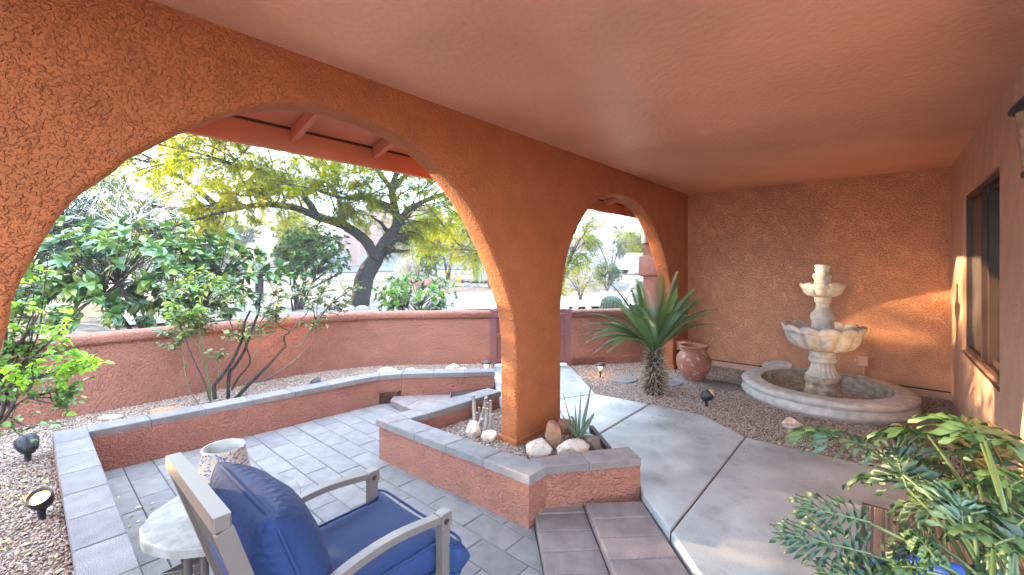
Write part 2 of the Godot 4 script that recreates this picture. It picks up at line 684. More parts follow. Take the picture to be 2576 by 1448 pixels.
func build_porch() -> void:
	# arcade wall: a polygon in (z, y) with two arches, extruded through its thickness
	var nz := FastNoiseLite.new()
	nz.seed = 4
	nz.frequency = 7.0
	var out := PackedVector2Array()
	out.append_array(pv([1.3, 2.8, -6.9, 2.8, -6.9, -0.4, -6.1, -0.4]))
	var arch2 := [-6.1, 0.05, -6.1, 0.4, -6.098, 0.745, -6.03, 1.146, -5.88, 1.483, -5.645, 1.804, -5.347, 2.06, -5.0, 2.235, -4.661, 2.303, -4.318, 2.285, -4.08, 2.222, -3.844, 2.115, -3.62, 1.915, -3.437, 1.67, -3.345, 1.43, -3.29, 1.156, -3.284, 0.8, -3.284, 0.4, -3.284, 0.05]
	var arch1 := [-2.64, 0.05, -2.64, 0.45, -2.638, 0.85, -2.605, 1.08, -2.523, 1.29, -2.407, 1.522, -2.276, 1.73, -2.113, 1.94, -1.91, 2.122, -1.661, 2.262, -1.39, 2.337, -1.132, 2.354, -0.941, 2.33, -0.755, 2.27, -0.592, 2.18, -0.433, 2.07, -0.305, 1.956, -0.191, 1.829, -0.107, 1.71, -0.048, 1.595, -0.001, 1.468, 0.034, 1.333, 0.06, 1.1, 0.07, 0.8, 0.07, 0.4, 0.07, 0.05]
	for a in [arch2, arch1]:
		var raw := []
		for q in pv(a):
			raw.append(Vector3(q.x, q.y, 0))
		for p in smooth_path(raw, 6):
			var w := 0.009 * nz.get_noise_2d(p.x, p.y) if p.y > 0.1 else 0.0
			out.append(Vector2(p.x + w, p.y + w * 0.7))
		if a == arch2:
			out.append_array(pv([-3.284, -0.4, -2.64, -0.4]))
	out.append_array(pv([0.07, -0.4, 1.3, -0.4]))
	var aw := thing("arcade_wall", "orange stucco porch wall pierced by a wide and a narrow arch", "wall")
	var st := mb(true)
	var xf := Transform3D(Basis(Vector3(0, 0, 1), Vector3(1, 0, 0), Vector3(0, 1, 0)), Vector3.ZERO)
	prism(st, out, -2.43, -2.25, 0.022, xf, 3, true)
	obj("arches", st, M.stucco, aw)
	st = mb()
	for e in [[-3.284, -2.64], [-6.9, -6.1]]:   # the plastered plinth line at the foot of the piers
		wall_box(st, -2.445, -2.238, -0.3, 0.07, e[0] - 0.012, e[1] + 0.012, 0.008)
	obj("plinth", st, M.stucco, aw)
	# back wall
	var bw := thing("back_wall", "terracotta stucco end wall of the porch behind the fountain", "wall")
	st = mb()
	wall_box(st, -2.25, 0.58, 0.10, 2.7, -6.92, -6.71)
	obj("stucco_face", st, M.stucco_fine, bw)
	st = mb()
	wall_box(st, -2.25, 0.58, -0.3, 0.078, -6.92, -6.725)
	obj("foundation", st, M.stucco_pink, bw)
	st = mb()
	wall_box(st, -2.25, 0.58, 0.078, 0.10, -6.92, -6.735)
	obj("weep_gap", st, M.joint_dark, bw)
	# house wall with its window
	var hw := thing("house_wall", "pinkish stucco house wall at the right with a bronze framed window", "wall")
	st = mb()
	wall_box(st, 0.58, 0.80, -0.3, 0.70, -6.92, -2.2)
	wall_box(st, 0.58, 0.80, 2.15, 2.8, -6.92, -2.2)
	wall_box(st, 0.58, 0.80, 0.70, 2.15, -6.92, -5.83)
	wall_box(st, 0.58, 0.80, 0.70, 2.15, -4.18, -2.2)
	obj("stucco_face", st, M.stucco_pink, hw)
	window_in(hw)
	# ceiling and the roof slab over it
	st = mb()
	wall_box(st, -2.25, 0.58, 2.58, 2.8, -6.71, 0.9)
	struct(obj("ceiling", st, M.ceiling, self))
	st = mb()
	prism(st, rect(-2.6, -7.2, 0.9, 0.9), 2.802, 2.95)
	struct(obj("roof", st, M.eave_paint, self))
	# eave: sloped soffit, rafters and fascia
	var ev := thing("roof_eave", "rust painted roof overhang with rafter tails outside the arches", "eave")
	st = mb()
	quad(st, Vector3(-2.44, 2.575, -7.2), Vector3(-2.44, 2.575, 1.6), Vector3(-3.0, 2.425, 1.6), Vector3(-3.0, 2.425, -7.2))
	quad(st, Vector3(-3.05, 2.47, -7.2), Vector3(-3.05, 2.47, 1.6), Vector3(-2.43, 2.64, 1.6), Vector3(-2.43, 2.64, -7.2))
	obj("soffit", st, M.eave_paint, ev)
	for k in range(-3, 10):
		var z := -1.2 - 0.61 * k
		st = mb()
		var prof := pv([-2.999, 2.335, -2.44, 2.485, -2.44, 2.57, -2.999, 2.42])
		var pp := PackedVector2Array()
		for q in prof:
			pp.append(Vector2(q.x, q.y))
		prism(st, pp, -0.02, 0.02, 0.002, Transform3D(Basis(Vector3(1, 0, 0), Vector3(0, 0, -1), Vector3(0, 1, 0)), Vector3(0, 0, z)))
		obj("rafter", st, M.eave_paint, ev)
	st = mb()
	wall_box(st, -3.045, -3.003, 2.262, 2.408, -7.2, 1.6, 0.004)
	obj("fascia", st, M.eave_paint, ev)
	st = mb()
	wall_box(st, -3.04, -3.012, 2.406, 2.44, -7.2, 1.6)
	obj("gap_strip", st, M.joint_dark, ev)

func window_in(hw: Node3D) -> void:
	var z0 := -5.83
	var z1 := -4.18
	var w := Node3D.new()
	w.name = "window"
	hw.add_child(w)
	var st := mb()
	var fr := 0.045
	wall_box(st, 0.60, 0.70, 0.70, 0.70 + fr, z0, z1, 0.004)
	wall_box(st, 0.60, 0.70, 2.15 - fr, 2.15, z0, z1, 0.004)
	wall_box(st, 0.60, 0.70, 0.70 + fr, 2.15 - fr, z0, z0 + fr, 0.004)
	wall_box(st, 0.60, 0.70, 0.70 + fr, 2.15 - fr, z1 - fr, z1, 0.004)
	obj("frame", st, M.bronze_frame, w)
	st = mb()
	wall_box(st, 0.585, 0.65, 0.70 + fr, 2.15 - fr, -4.93, -4.87, 0.004)
	wall_box(st, 0.612, 0.68, 0.70 + fr, 2.15 - fr, -4.86, -4.78, 0.004)
	wall_box(st, 0.63, 0.69, 0.70 + fr, 0.80, -4.77, z1 - fr, 0.004)
	wall_box(st, 0.63, 0.69, 2.06, 2.15 - fr, -4.77, z1 - fr, 0.004)
	wall_box(st, 0.63, 0.69, 0.80, 2.06, z1 - fr - 0.05, z1 - fr - 0.001, 0.004)
	obj("sash", st, M.bronze_frame, w)
	st = mb()
	wall_box(st, 0.575, 0.618, 0.668, 0.699, z0 - 0.01, z1 + 0.01, 0.005)
	obj("sill", st, M.bronze_frame, w)
	st = mb()
	wall_box(st, 0.632, 0.638, 0.70 + fr, 2.15 - fr, z0 + fr, -4.935)
	obj("insect_screen", st, M.screen_mesh, w)
	st = mb()
	wall_box(st, 0.655, 0.660, 0.80, 2.06, -4.775, z1 - fr - 0.05)
	obj("pane", st, M.glass_dark, w)
	st = mb()
	wall_box(st, 0.735, 0.79, 0.70, 2.15, z0, z1)
	obj("dark_room", st, M.dark_room, w)
	for k in 4:
		st = mb()
		var zz := -4.72 + 0.12 * k
		prism(st, rect(0.70, zz, 0.715, zz + 0.085), 0.76, 2.1, 0.002)
		obj("blind_slat", st, M.screen_mesh, w)

# one paver-sized piece: a rounded slab
func slab(called: String, poly: PackedVector2Array, y0: float, y1: float, mat_: Material, parent: Node, bev := 0.006) -> void:
	var st := mb()
	prism(st, poly, y0, y1, bev)
	obj(called, st, mat_, parent)

# cap pavers along a strip given by two edge polylines (a, b) cut where both are parametrised alike
func cap_row(pts: Array, parent: Node, key: String, called := "cap_paver") -> void:
	# pts: list of [front, back] pairs; a paver between each two
	for i in pts.size() - 1:
		var a: Vector2 = pts[i][0]
		var b: Vector2 = pts[i + 1][0]
		var c: Vector2 = pts[i + 1][1]
		var d: Vector2 = pts[i][1]
		var dir := (b - a).normalized() * 0.002
		var p := PackedVector2Array([a + dir, b - dir, c - dir, d + dir])
		slab(called, p, CAP - 0.055, CAP + 0.002 * (hash01(i * 5 + int(a.x * 100)) - 0.5), M["%s%d" % [key, (i * 7 + int(absf(a.x) * 13)) % 4]], parent)

func line_cuts(f0: Vector2, f1: Vector2, b0: Vector2, b1: Vector2, n: int) -> Array:
	var o := []
	for i in n + 1:
		o.append([f0.lerp(f1, float(i) / n), b0.lerp(b1, float(i) / n)])
	return o

func build_low_walls() -> void:
	# retaining wall round the planting bed, an L with a kink
	var rw := thing("retaining_wall", "low stucco retaining wall with grey paver caps round the lower patio", "low wall")
	var st := mb()
	var f := 0.012
	prism(st, pv([-4.70 + f, -0.33 - f, -4.53 - f * 0, -2.61, -4.50, -2.77, -4.70, -2.77, -4.88, -0.15]), -0.4, CAP - 0.056)          # long side, against the bed
	prism(st, pv([-4.37, -2.99, -3.60, -3.80, -3.74, -3.93, -4.52, -3.12]), -0.4, CAP - 0.056)
	# the short stretch above the drain hole
	prism(st, pv([-4.50, -2.772, -4.372, -2.988, -4.52, -3.118, -4.70, -2.772]), PAVE + 0.13, CAP - 0.056)
	prism(st, pv([-4.62, -2.80, -4.46, -3.07, -4.52, -3.118, -4.70, -2.775]), -0.4, PAVE + 0.129)
	prism(st, pv([-4.88, -0.148, -4.86, -0.338, -2.26, -0.345, -2.26, -0.165]), -0.4, CAP - 0.056)
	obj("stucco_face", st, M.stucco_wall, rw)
	var s0 := line_cuts(Vector2(-4.70, -0.332), Vector2(-4.515, -2.60), Vector2(-4.89, -0.332), Vector2(-4.70, -2.55), 6)
	cap_row(s0, rw, "paver")
	cap_row([[Vector2(-4.515, -2.60), Vector2(-4.70, -2.55)], [Vector2(-4.49, -2.765), Vector2(-4.66, -2.86)]], rw, "paver")
	cap_row([[Vector2(-4.49, -2.765), Vector2(-4.66, -2.86)], [Vector2(-4.36, -2.985), Vector2(-4.50, -3.115)]], rw, "paver")
	cap_row(line_cuts(Vector2(-4.36, -2.985), Vector2(-3.585, -3.80), Vector2(-4.50, -3.115), Vector2(-3.72, -3.935), 3), rw, "paver")
	var strip := []
	for x in [-4.89, -4.557, -4.21, -3.855, -3.50, -3.143, -2.788, -2.432, -2.25]:
		strip.append([Vector2(x, -0.335), Vector2(x, -0.147)])
	cap_row(strip, rw, "paver")
	# wire basket light in the drain hole
	st = mb(true)
	for k in 4:
		var ring := PackedVector3Array()
		for a in 13:
			ring.append(Vector3(-4.42 + 0.03 * cos(TAU * a / 12.0), PAVE + 0.02 + 0.024 * k, -2.88 + 0.03 * sin(TAU * a / 12.0)))
		tube(st, ring, taper(13, 0.002, 0.002), 4, false)
	tag(obj("wire_cage", st, M.black_metal, self), "small dark wire cage set in the hole of the low wall", "wire cage")
	# planter round the pier
	var pw := thing("planter_wall", "angled stucco planter wall with paver caps round the column foot", "planter")
	st = mb()
	prism(st, pv([-3.225, -1.985, -1.662, -2.068, -1.656, -2.24, -1.245, -2.765, -1.36, -2.862, -1.79, -2.30, -3.03, -2.17, -2.99, -3.24, -3.16, -3.24]), -0.4, CAP - 0.056)
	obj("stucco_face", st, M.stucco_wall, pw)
	cap_row([[Vector2(-3.243, -1.965), Vector2(-3.243, -2.16)], [Vector2(-3.082, -1.972), Vector2(-3.05, -2.16)]], pw, "tread")
	cap_row([[Vector2(-3.082, -1.972), Vector2(-3.05, -2.16)], [Vector2(-2.735, -1.99), Vector2(-2.72, -2.177)], [Vector2(-2.393, -2.012), Vector2(-2.376, -2.193)], [Vector2(-2.031, -2.036), Vector2(-2.018, -2.213)]], pw, "paver")
	slab("cap_paver", pv([-2.029, -2.036, -1.645, -2.053, -1.638, -2.234, -1.80, -2.238, -2.016, -2.213]), CAP - 0.055, CAP, M.paver2, pw)
	cap_row([[Vector2(-1.638, -2.236), Vector2(-1.80, -2.242)], [Vector2(-1.462, -2.46), Vector2(-1.60, -2.565)], [Vector2(-1.232, -2.755), Vector2(-1.375, -2.87)]], pw, "tread")
	cap_row([[Vector2(-3.24, -2.164), Vector2(-3.05, -2.164)], [Vector2(-3.213, -2.342), Vector2(-3.02, -2.342)], [Vector2(-3.196, -2.70), Vector2(-3.005, -2.70)], [Vector2(-3.178, -3.06), Vector2(-2.99, -3.06)], [Vector2(-3.16, -3.25), Vector2(-2.978, -3.25)]], pw, "paver")
	var ed := thing("wooden_edging", "short weathered wooden edging board behind the planter rocks", "edging")
	st = mb()
	bar(st, Vector3(-1.95, 0.015, -3.31), Vector3(-1.605, 0.015, -3.005), 0.035, 0.12, 0.004)
	obj("board", st, M.cane, ed)

func build_floors() -> void:
	# lower patio: pavers in a running bond, each a piece of the floor
	var fl := Node3D.new()
	fl.name = "patio_floor"
	add_child(fl)
	struct(fl)
	var st := mb()
	prism(st, pv([-4.60, -0.34, -4.5, -2.7, -4.35, -3.0, -3.0, -2.0, -1.6, -2.0, 0.58, 0.2, 0.58, 2.0, -2.2, 2.0, -2.2, -0.34]), PAVE - 0.058, PAVE - 0.012)
	obj("jointing_sand", st, M.bed_soil, fl)
	var clip := pv([-4.68, -0.345, -4.512, -2.61, -4.49, -2.76, -4.43, -2.86, -3.93, -2.79, -3.205, -2.3, -3.215, -1.995, -1.668, -2.075, -1.665, -2.125, -0.2, -0.66, -0.2, -0.345])
	for r in 14:
		var z1 := -0.345 - 0.1845 * r
		var z0 := z1 - 0.1845
		for c in 14:
			var x0 := -5.205 + 0.3565 * c + (0.178 if r % 2 == 1 else 0.0)
			var g := 0.0022
			for q in Geometry2D.intersect_polygons(rect(x0 + g, z0 + g, x0 + 0.3565 - g, z1 - g), clip):
				if absf(area2(q)) > 0.0012:
					var k := r * 17 + c * 5
					slab("paver", q, PAVE - 0.05, PAVE + 0.004 * (hash01(k) - 0.5), M["paver%d" % int(hash01(k + 3) * 3.99)], fl, 0.004)
	# steps beside the planter: two rows of paver treads
	var sp := thing("entry_steps", "two shallow paver steps rising from the lower patio beside the planter end", "steps")
	var e := Vector2(0.697, 0.717)
	var nrm := Vector2(-0.717, 0.697)
	var o1 := Vector2(-1.182, -2.652)
	for k in 9:
		var a := o1 + e * (0.178 * k + 0.002)
		var b := o1 + e * (0.178 * (k + 1) - 0.002)
		slab("tread_paver", PackedVector2Array([a, b, b + nrm * 0.372, a + nrm * 0.372]), -0.1, -0.04, M["tread%d" % (k % 4)], sp, 0.008)
	for k in 9:
		var a := o1 + nrm * 0.376 + e * (0.178 * k - 0.155)
		var b := a + e * 0.174
		slab("tread_paver", PackedVector2Array([a, b, b + nrm * 0.33, a + nrm * 0.33]), PAVE - 0.04, -0.093, M["tread%d" % ((k + 2) % 4)], sp, 0.008)
	st = mb()
	var w0 := o1 - e * 0.2
	prism(st, PackedVector2Array([w0, o1 + e * 1.6, o1 + e * 1.6 + nrm * 0.371, w0 + nrm * 0.371]), -0.4, -0.101)
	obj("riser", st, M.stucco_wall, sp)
	# steps at the far end, a wedge and a second tread
	var s2 := thing("corner_steps", "wedge of paver steps tucked beside the retaining wall bend", "steps")
	slab("tread_paver", pv([-4.40, -2.90, -4.31, -2.80, -3.99, -2.775, -4.07, -3.03, -4.27, -3.08]), PAVE + 0.005, -0.07, M.tread0, s2)
	slab("tread_paver", pv([-3.985, -2.775, -3.25, -2.76, -3.25, -2.90, -3.80, -3.54, -4.265, -3.085, -4.065, -3.03]), PAVE + 0.005, -0.07, M.tread2, s2)
	slab("tread_paver", pv([-3.86, -3.32, -3.67, -3.15, -3.20, -3.15, -3.2, -3.3, -3.62, -3.76, -3.62, -3.77]), -0.06, -0.008, M.paver1, s2)
	st = mb()
	prism(st, pv([-4.33, -2.84, -3.97, -2.81, -3.25, -2.80, -3.25, -3.2, -3.7, -3.6]), PAVE - 0.04, PAVE + 0.004)
	obj("support_block", st, M.tread1, s2)
	# concrete walk, poured in panels
	var cw := Node3D.new()
	cw.name = "concrete_walk"
	add_child(cw)
	struct(cw)
	var g2 := 0.001
	var panels := [
		[-5.6, -5.85, -5.2, -6.4, -3.46, -5.30, -2.515, -4.375, -2.985, -3.47, -3.2, -3.50, -3.585, -3.81, -3.735, -3.95, -4.33, -4.52],
		[-2.505, -4.368, -1.897, -4.437, -1.897, -3.30, -2.975, -3.255, -2.978, -3.46],
		[-1.882, -4.441, -1.344, -4.459, -0.902, -4.131, -0.902, -2.395, -1.18, -2.66, -1.245, -2.77, -1.362, -2.868, -1.61, -3.02, -1.885, -3.29],
		[-0.892, -4.129, -0.371, -4.147, 0.578, -4.165, 0.578, -0.90, -0.891, -2.385]]
	for p in panels:
		var q := pv(p)
		if area2(q) < 0.0:
			q.reverse()
		var st2 := mb()
		prism(st2, inset(q, g2), -0.12, 0.0, 0.01, Transform3D.IDENTITY, 2)
		obj("panel", st2, M.concrete, cw)
	st = mb()
	prism(st, pv([-3.4, -5.2, -2.5, -4.3, -1.3, -4.4, -0.9, -4.05, 0.5, -4.1, 0.5, -1.0, -0.8, -2.42, -1.2, -2.72, -1.6, -3.1, -2.9, -3.4, -3.6, -3.9, -4.2, -4.5]), -0.13, -0.012)
	obj("joint_filler", st, M.joint_brown, cw)

func in_poly(p: Vector2, poly: PackedVector2Array) -> bool:
	return Geometry2D.is_point_in_polygon(p, poly)

func build_gravel() -> void:
	var beds := [
		[pv([-5.95, 2.5, -5.85, -2.6, -5.45, -3.45, -4.33, -4.55, -3.74, -3.94, -4.51, -3.12, -4.68, -2.8, -4.88, -0.34, -4.88, -0.147, -2.44, -0.16, -2.44, 2.5]), 0.04, 8000, pv([-5.9, 1.1, -5.85, -2.6, -5.45, -3.45, -4.33, -4.55, -3.74, -3.94, -4.51, -3.12, -4.68, -2.8, -4.88, -0.34, -4.88, -0.147, -2.44, -0.16, -2.2, 0.12, -3.6, 1.1])],
		[pv([-3.465, -5.31, -2.515, -4.365, -1.89, -4.44, -1.34, -4.46, -0.90, -4.13, -0.37, -4.147, 0.58, -4.165, 0.58, -6.73, -2.45, -6.73, -2.9, -6.65]), 0.0, 7500, null],
		[pv([-3.0, -2.17, -1.79, -2.30, -1.36, -2.862, -1.62, -3.0, -1.92, -3.28, -2.98, -3.24]), 0.02, 9000, null]]
	var rm := rock_mesh(61, Vector3(1, 0.62, 0.8), 0.3, 1, false)
	var cols := [lin(0.30, 0.20, 0.135), lin(0.36, 0.275, 0.21), lin(0.21, 0.135, 0.095), lin(0.42, 0.34, 0.28), lin(0.27, 0.215, 0.185), lin(0.30, 0.18, 0.12), lin(0.36, 0.29, 0.25)]
	var lcols := []
	for c in cols:
		lcols.append(c.srgb_to_linear())
	var rng := RandomNumberGenerator.new()
	rng.seed = 99
	var names := ["planting_bed", "fountain_bed", "planter_bed"]
	for b in beds.size():
		var poly: PackedVector2Array = beds[b][0]
		var y: float = beds[b][1]
		var st := mb()
		prism(st, poly, -0.35, y - 0.008)
		var bed := obj(names[b], st, M.bed_soil, self)
		struct(bed)
		var sp: PackedVector2Array = beds[b][3] if beds[b][3] != null else poly
		var lo := Vector2(99, 99)
		var hi := Vector2(-99, -99)
		for p in sp:
			lo = lo.min(p)
			hi = hi.max(p)
		var xfs := []
		var cc := PackedColorArray()
		var n := int((hi.x - lo.x) * (hi.y - lo.y) * beds[b][2])
		for i in n:
			var p := Vector2(rng.randf_range(lo.x, hi.x), rng.randf_range(lo.y, hi.y))
			var s := rng.randf_range(0.006, 0.0155) * (1.0 if rng.randf() > 0.06 else 1.7)
			var turn := rng.randf() * TAU
			var tilt := rng.randf_range(-0.5, 0.5)
			var k := rng.randi() % lcols.size()
			var f := rng.randf_range(0.75, 1.25)
			if not in_poly(p, sp):
				continue
			xfs.append(Transform3D(Basis(Vector3.UP, turn) * Basis(Vector3.RIGHT, tilt) * Basis.from_scale(Vector3.ONE * s), Vector3(p.x, y - 0.002 + rng.randf() * 0.006, p.y)))
			var c: Color = lcols[k]
			cc.append(Color(c.r * f, c.g * f, c.b * f))
		multi("gravel", rm, M.gravel, xfs, self, cc)
	# strays kicked onto the walk along its edge
	var sx := []
	var edge := pv([-3.44, -5.28, -2.52, -4.36, -1.89, -4.43, -1.34, -4.45, -0.90, -4.12, -0.37, -4.14, 0.57, -4.16])
	for i in 420:
		var k := rng.randi() % (edge.size() - 1)
		var p := edge[k].lerp(edge[k + 1], rng.randf())
		var n := (edge[k + 1] - edge[k]).normalized()
		var inw := Vector2(-n.y, n.x)
		if inw.y < 0.0:
			inw = -inw
		p += inw * pow(rng.randf(), 3.0) * 0.45
		sx.append(Transform3D(Basis(Vector3.UP, rng.randf() * TAU) * Basis.from_scale(Vector3.ONE * rng.randf_range(0.005, 0.011)), Vector3(p.x, 0.003, p.y)))
	multi("stray_gravel", rm, M.gravel, sx, self, tint(sx.size(), cols, rng))

func fallen_leaves() -> void:
	var rng := RandomNumberGenerator.new()
	rng.seed = 71
	var xs := []
	var spots := [[pv([-4.6, -0.12, -2.6, -0.12, -2.3, 0.1, -3.4, 0.9, -4.6, 0.9]), 0.052, 420], [pv([-4.4, -0.4, -2.9, -0.4, -2.9, -0.9, -4.3, -0.9]), PAVE + 0.006, 26], [pv([-5.7, -0.4, -4.9, -0.4, -4.75, -2.4, -5.7, -2.4]), 0.052, 90]]
	for s in spots:
		var n := 0
		while n < s[2]:
			var p := Vector2(rng.randf_range(-5.8, -2.2), rng.randf_range(-2.5, 1.0))
			if not in_poly(p, s[0]):
				continue
			n += 1
			var d := Vector3(rng.randfn(), rng.randfn() * 0.2, rng.randfn()).normalized()
			xs.append(Transform3D(frame_for(d, Vector3(rng.randfn() * 0.3, 1, rng.randfn() * 0.3).normalized()) * Basis.from_scale(Vector3.ONE * rng.randf_range(0.5, 1.0)), Vector3(p.x, s[1], p.y)))
	multi("fallen_leaves", leaf_mesh(0.034, 0.022, 0.25, 0.006, 1.4, 4), M.leaf, xs, self, tint(xs.size(), [lin(0.42, 0.33, 0.07), lin(0.46, 0.40, 0.22), lin(0.30, 0.20, 0.08), lin(0.5, 0.45, 0.3)], rng))

func build_courtyard_wall() -> void:
	# inner faces; the walls stand to the outer side
	var runs := [
		["white_wall", pv([-5.83, 3.2, -5.835, -0.5, -5.82, -2.35, -5.74, -2.80, -5.55, -3.22, -5.25, -3.62, -4.34, -4.54]), "long stucco courtyard wall with a rounded cap left of the gate"],
		["", pv([-3.50, -5.36, -2.935, -6.08, -2.62, -6.62]), "short stucco courtyard wall between the gate and the house corner"]]
	for r in runs:
		var w := thing("courtyard_wall", r[2], "wall")
		var st := mb()
		# path runs towards -z, its right side is the outer side
		extrude_path(st, r[1], pv([0.0, -0.4, -0.17, -0.4, -0.17, 0.72, 0.0, 0.72]))
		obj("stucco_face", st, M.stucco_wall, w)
		st = mb(true)
		var cap := PackedVector2Array()
		for k in 13:
			var a := PI * k / 12.0
			cap.append(Vector2(-0.085 + 0.115 * signf(cos(a)) * pow(absf(cos(a)), 0.45), 0.745 + 0.078 * pow(sin(a), 0.55)))
		cap.append(Vector2(-0.19, 0.715))
		cap.append(Vector2(0.02, 0.715))
		extrude_path(st, r[1], cap)
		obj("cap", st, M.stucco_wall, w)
		st = mb(true)
		var fo := pv([0.03, -0.3, 0.03, 0.10, 0.02, 0.125, -0.02, 0.125, -0.02, -0.3])
		if r[0] == "":
			extrude_path(st, r[1], fo)
			obj("footing", st, M.stucco_wall, w)
	# gate
	var g := thing("garden_gate", "maroon wooden gate with rails between the two courtyard walls", "gate")
	var a := Vector3(-4.375, 0, -4.535)
	var b := Vector3(-3.515, 0, -5.39)
	var d := (b - a).normalized()
	var nr := Vector3(d.z, 0, -d.x)
	var st := mb()
	for e in [0.0, 1.0]:
		st = mb()
		var p := a.lerp(b, e) + d * (0.03 if e == 0.0 else -0.03)
		box(st, p + Vector3(0, 0.42, 0), Vector3(0.065, 0.84, 0.06), 0.004, Basis(d, Vector3.UP, d.cross(Vector3.UP)))
		obj("post", st, M.gate_paint, g)
	var l := a.distance_to(b) - 0.13
	var nb := 8
	for k in nb:
		var u := 0.065 + l * (k + 0.5) / nb
		var h := 0.79 + 0.10 * sin(PI * (k + 0.5) / nb)
		st = mb()
		box(st, a + d * u + Vector3(0, 0.03 + h / 2, 0) + nr * 0.02, Vector3(l / nb - 0.004, h, 0.018), 0.003, Basis(d, Vector3.UP, d.cross(Vector3.UP)))
		obj("board", st, M.gate_paint, g)
	for y in [0.09, 0.46, 0.75]:
		st = mb()
		box(st, (a + b) * 0.5 + Vector3(0, y, 0) - nr * 0.01, Vector3(l, 0.05, 0.03), 0.003, Basis(d, Vector3.UP, d.cross(Vector3.UP)))
		obj("rail", st, M.gate_paint, g)
	for s in [0.07, 0.93]:
		st = mb()
		box(st, a.lerp(b, 0.06 + 0.88 * ((s - 0.07) / 0.86)) + Vector3(0, 0.43, 0) - nr * 0.012, Vector3(0.045, 0.8, 0.03), 0.003, Basis(d, Vector3.UP, d.cross(Vector3.UP)))
		obj("stile", st, M.gate_paint, g)
	st = mb()
	box(st, a + d * 0.09 + Vector3(0, 0.72, 0) - nr * 0.035, Vector3(0.09, 0.014, 0.012), 0.003, Basis(d, Vector3.UP, d.cross(Vector3.UP)))
	obj("latch", st, M.black_metal, g)
	# house corner beyond the narrow arch
	var hc := thing("house_corner", "pink stucco house corner with a raised band beyond the narrow arch", "house")
	st = mb()
	prism(st, rect(-2.93, -9.0, -2.44, -6.62), -0.3, 3.0, 0.02)
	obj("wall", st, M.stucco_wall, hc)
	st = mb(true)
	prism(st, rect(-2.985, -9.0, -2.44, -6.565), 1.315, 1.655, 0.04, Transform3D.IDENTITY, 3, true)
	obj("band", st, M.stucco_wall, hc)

# ------------------------------------------------------------------ furniture and fittings
# a stuffed cushion over the (u, v) square; half sizes, thickness, gathers along the seam
func cushion_mesh(hw: float, hh: float, th: float, crown: float, gather: float, sd: int, front_w := 0.0, boxy := 3.6) -> ArrayMesh:
	var n := FastNoiseLite.new()
	n.seed = sd
	n.frequency = 3.0
	var st := mb(true)
	var N := 72
	for side: float in [1.0, -1.0]:
		var grid := []
		for j in N + 1:
			var row := PackedVector3Array()
			for i in N + 1:
				var u := sin((float(i) / N - 0.5) * PI)
				var v := sin((float(j) / N - 0.5) * PI)
				u = lerpf(u, 2.0 * i / N - 1.0, 0.35)
				v = lerpf(v, 2.0 * j / N - 1.0, 0.35)
				var eu := pow(maxf(0.0, 1.0 - pow(absf(u), boxy)), 0.5)
				var ev := pow(maxf(0.0, 1.0 - pow(absf(v), boxy)), 0.5)
				var h := th * eu * ev * (1.0 + crown * (1.0 - u * u) * (1.0 - v * v))
				# gathers run in from the nearest seam
				var du := 1.0 - absf(u)
				var dv := 1.0 - absf(v)
				var along := v * hh if du * hw < dv * hh else u * hw
				var d := minf(du * hw, dv * hh)
				var w := gather * sin(along * 170.0 + 5.0 * n.get_noise_2d(u * 2.0 + 9.0 * side, v * 2.0)) * exp(-d / 0.06) * (1.0 - exp(-d / 0.008))
				w += gather * 1.6 * n.get_noise_2d(u * 0.35, v * 0.35 + 7.0 * side) * eu * ev
				var wx := hw
				if front_w > 0.0:
					wx = lerpf(hw, front_w, ss(0.74, 0.84, v))
				# pinched sides between the corners
				var px := u * wx * (1.0 - 0.05 * (1.0 - v * v) * absf(u))
				var py := v * hh * (1.0 - 0.05 * (1.0 - u * u) * absf(v))
				row.append(Vector3(px, side * (h + w), py))
			grid.append(row)
		for j in N:
			for i in N:
				var a: Vector3 = grid[j][i]
				var b: Vector3 = grid[j][i + 1]
				var c: Vector3 = grid[j + 1][i + 1]
				var d2: Vector3 = grid[j + 1][i]
				if side > 0:
					quad(st, a, b, c, d2)
				else:
					quad(st, b, a, d2, c)
	return fin(st)

func piping_mesh(hw: float, hh: float, y: float, r: float, front_w := 0.0) -> ArrayMesh:
	var pts := PackedVector3Array()
	var N := 96
	for k in N + 1:
		var a := TAU * k / N
		var u := signf(cos(a)) * pow(absf(cos(a)), 0.25)
		var v := signf(sin(a)) * pow(absf(sin(a)), 0.25)
		var wx := hw if front_w <= 0.0 else lerpf(hw, front_w, ss(0.74, 0.84, v))
		pts.append(Vector3(u * wx * (1.0 - 0.05 * (1.0 - v * v) * absf(u)) * 1.004, y, v * hh * (1.0 - 0.05 * (1.0 - u * u) * absf(v)) * 1.004))
	var st := mb(true)
	tube(st, pts, taper(N + 1, r, r), 7, false)
	return fin(st)

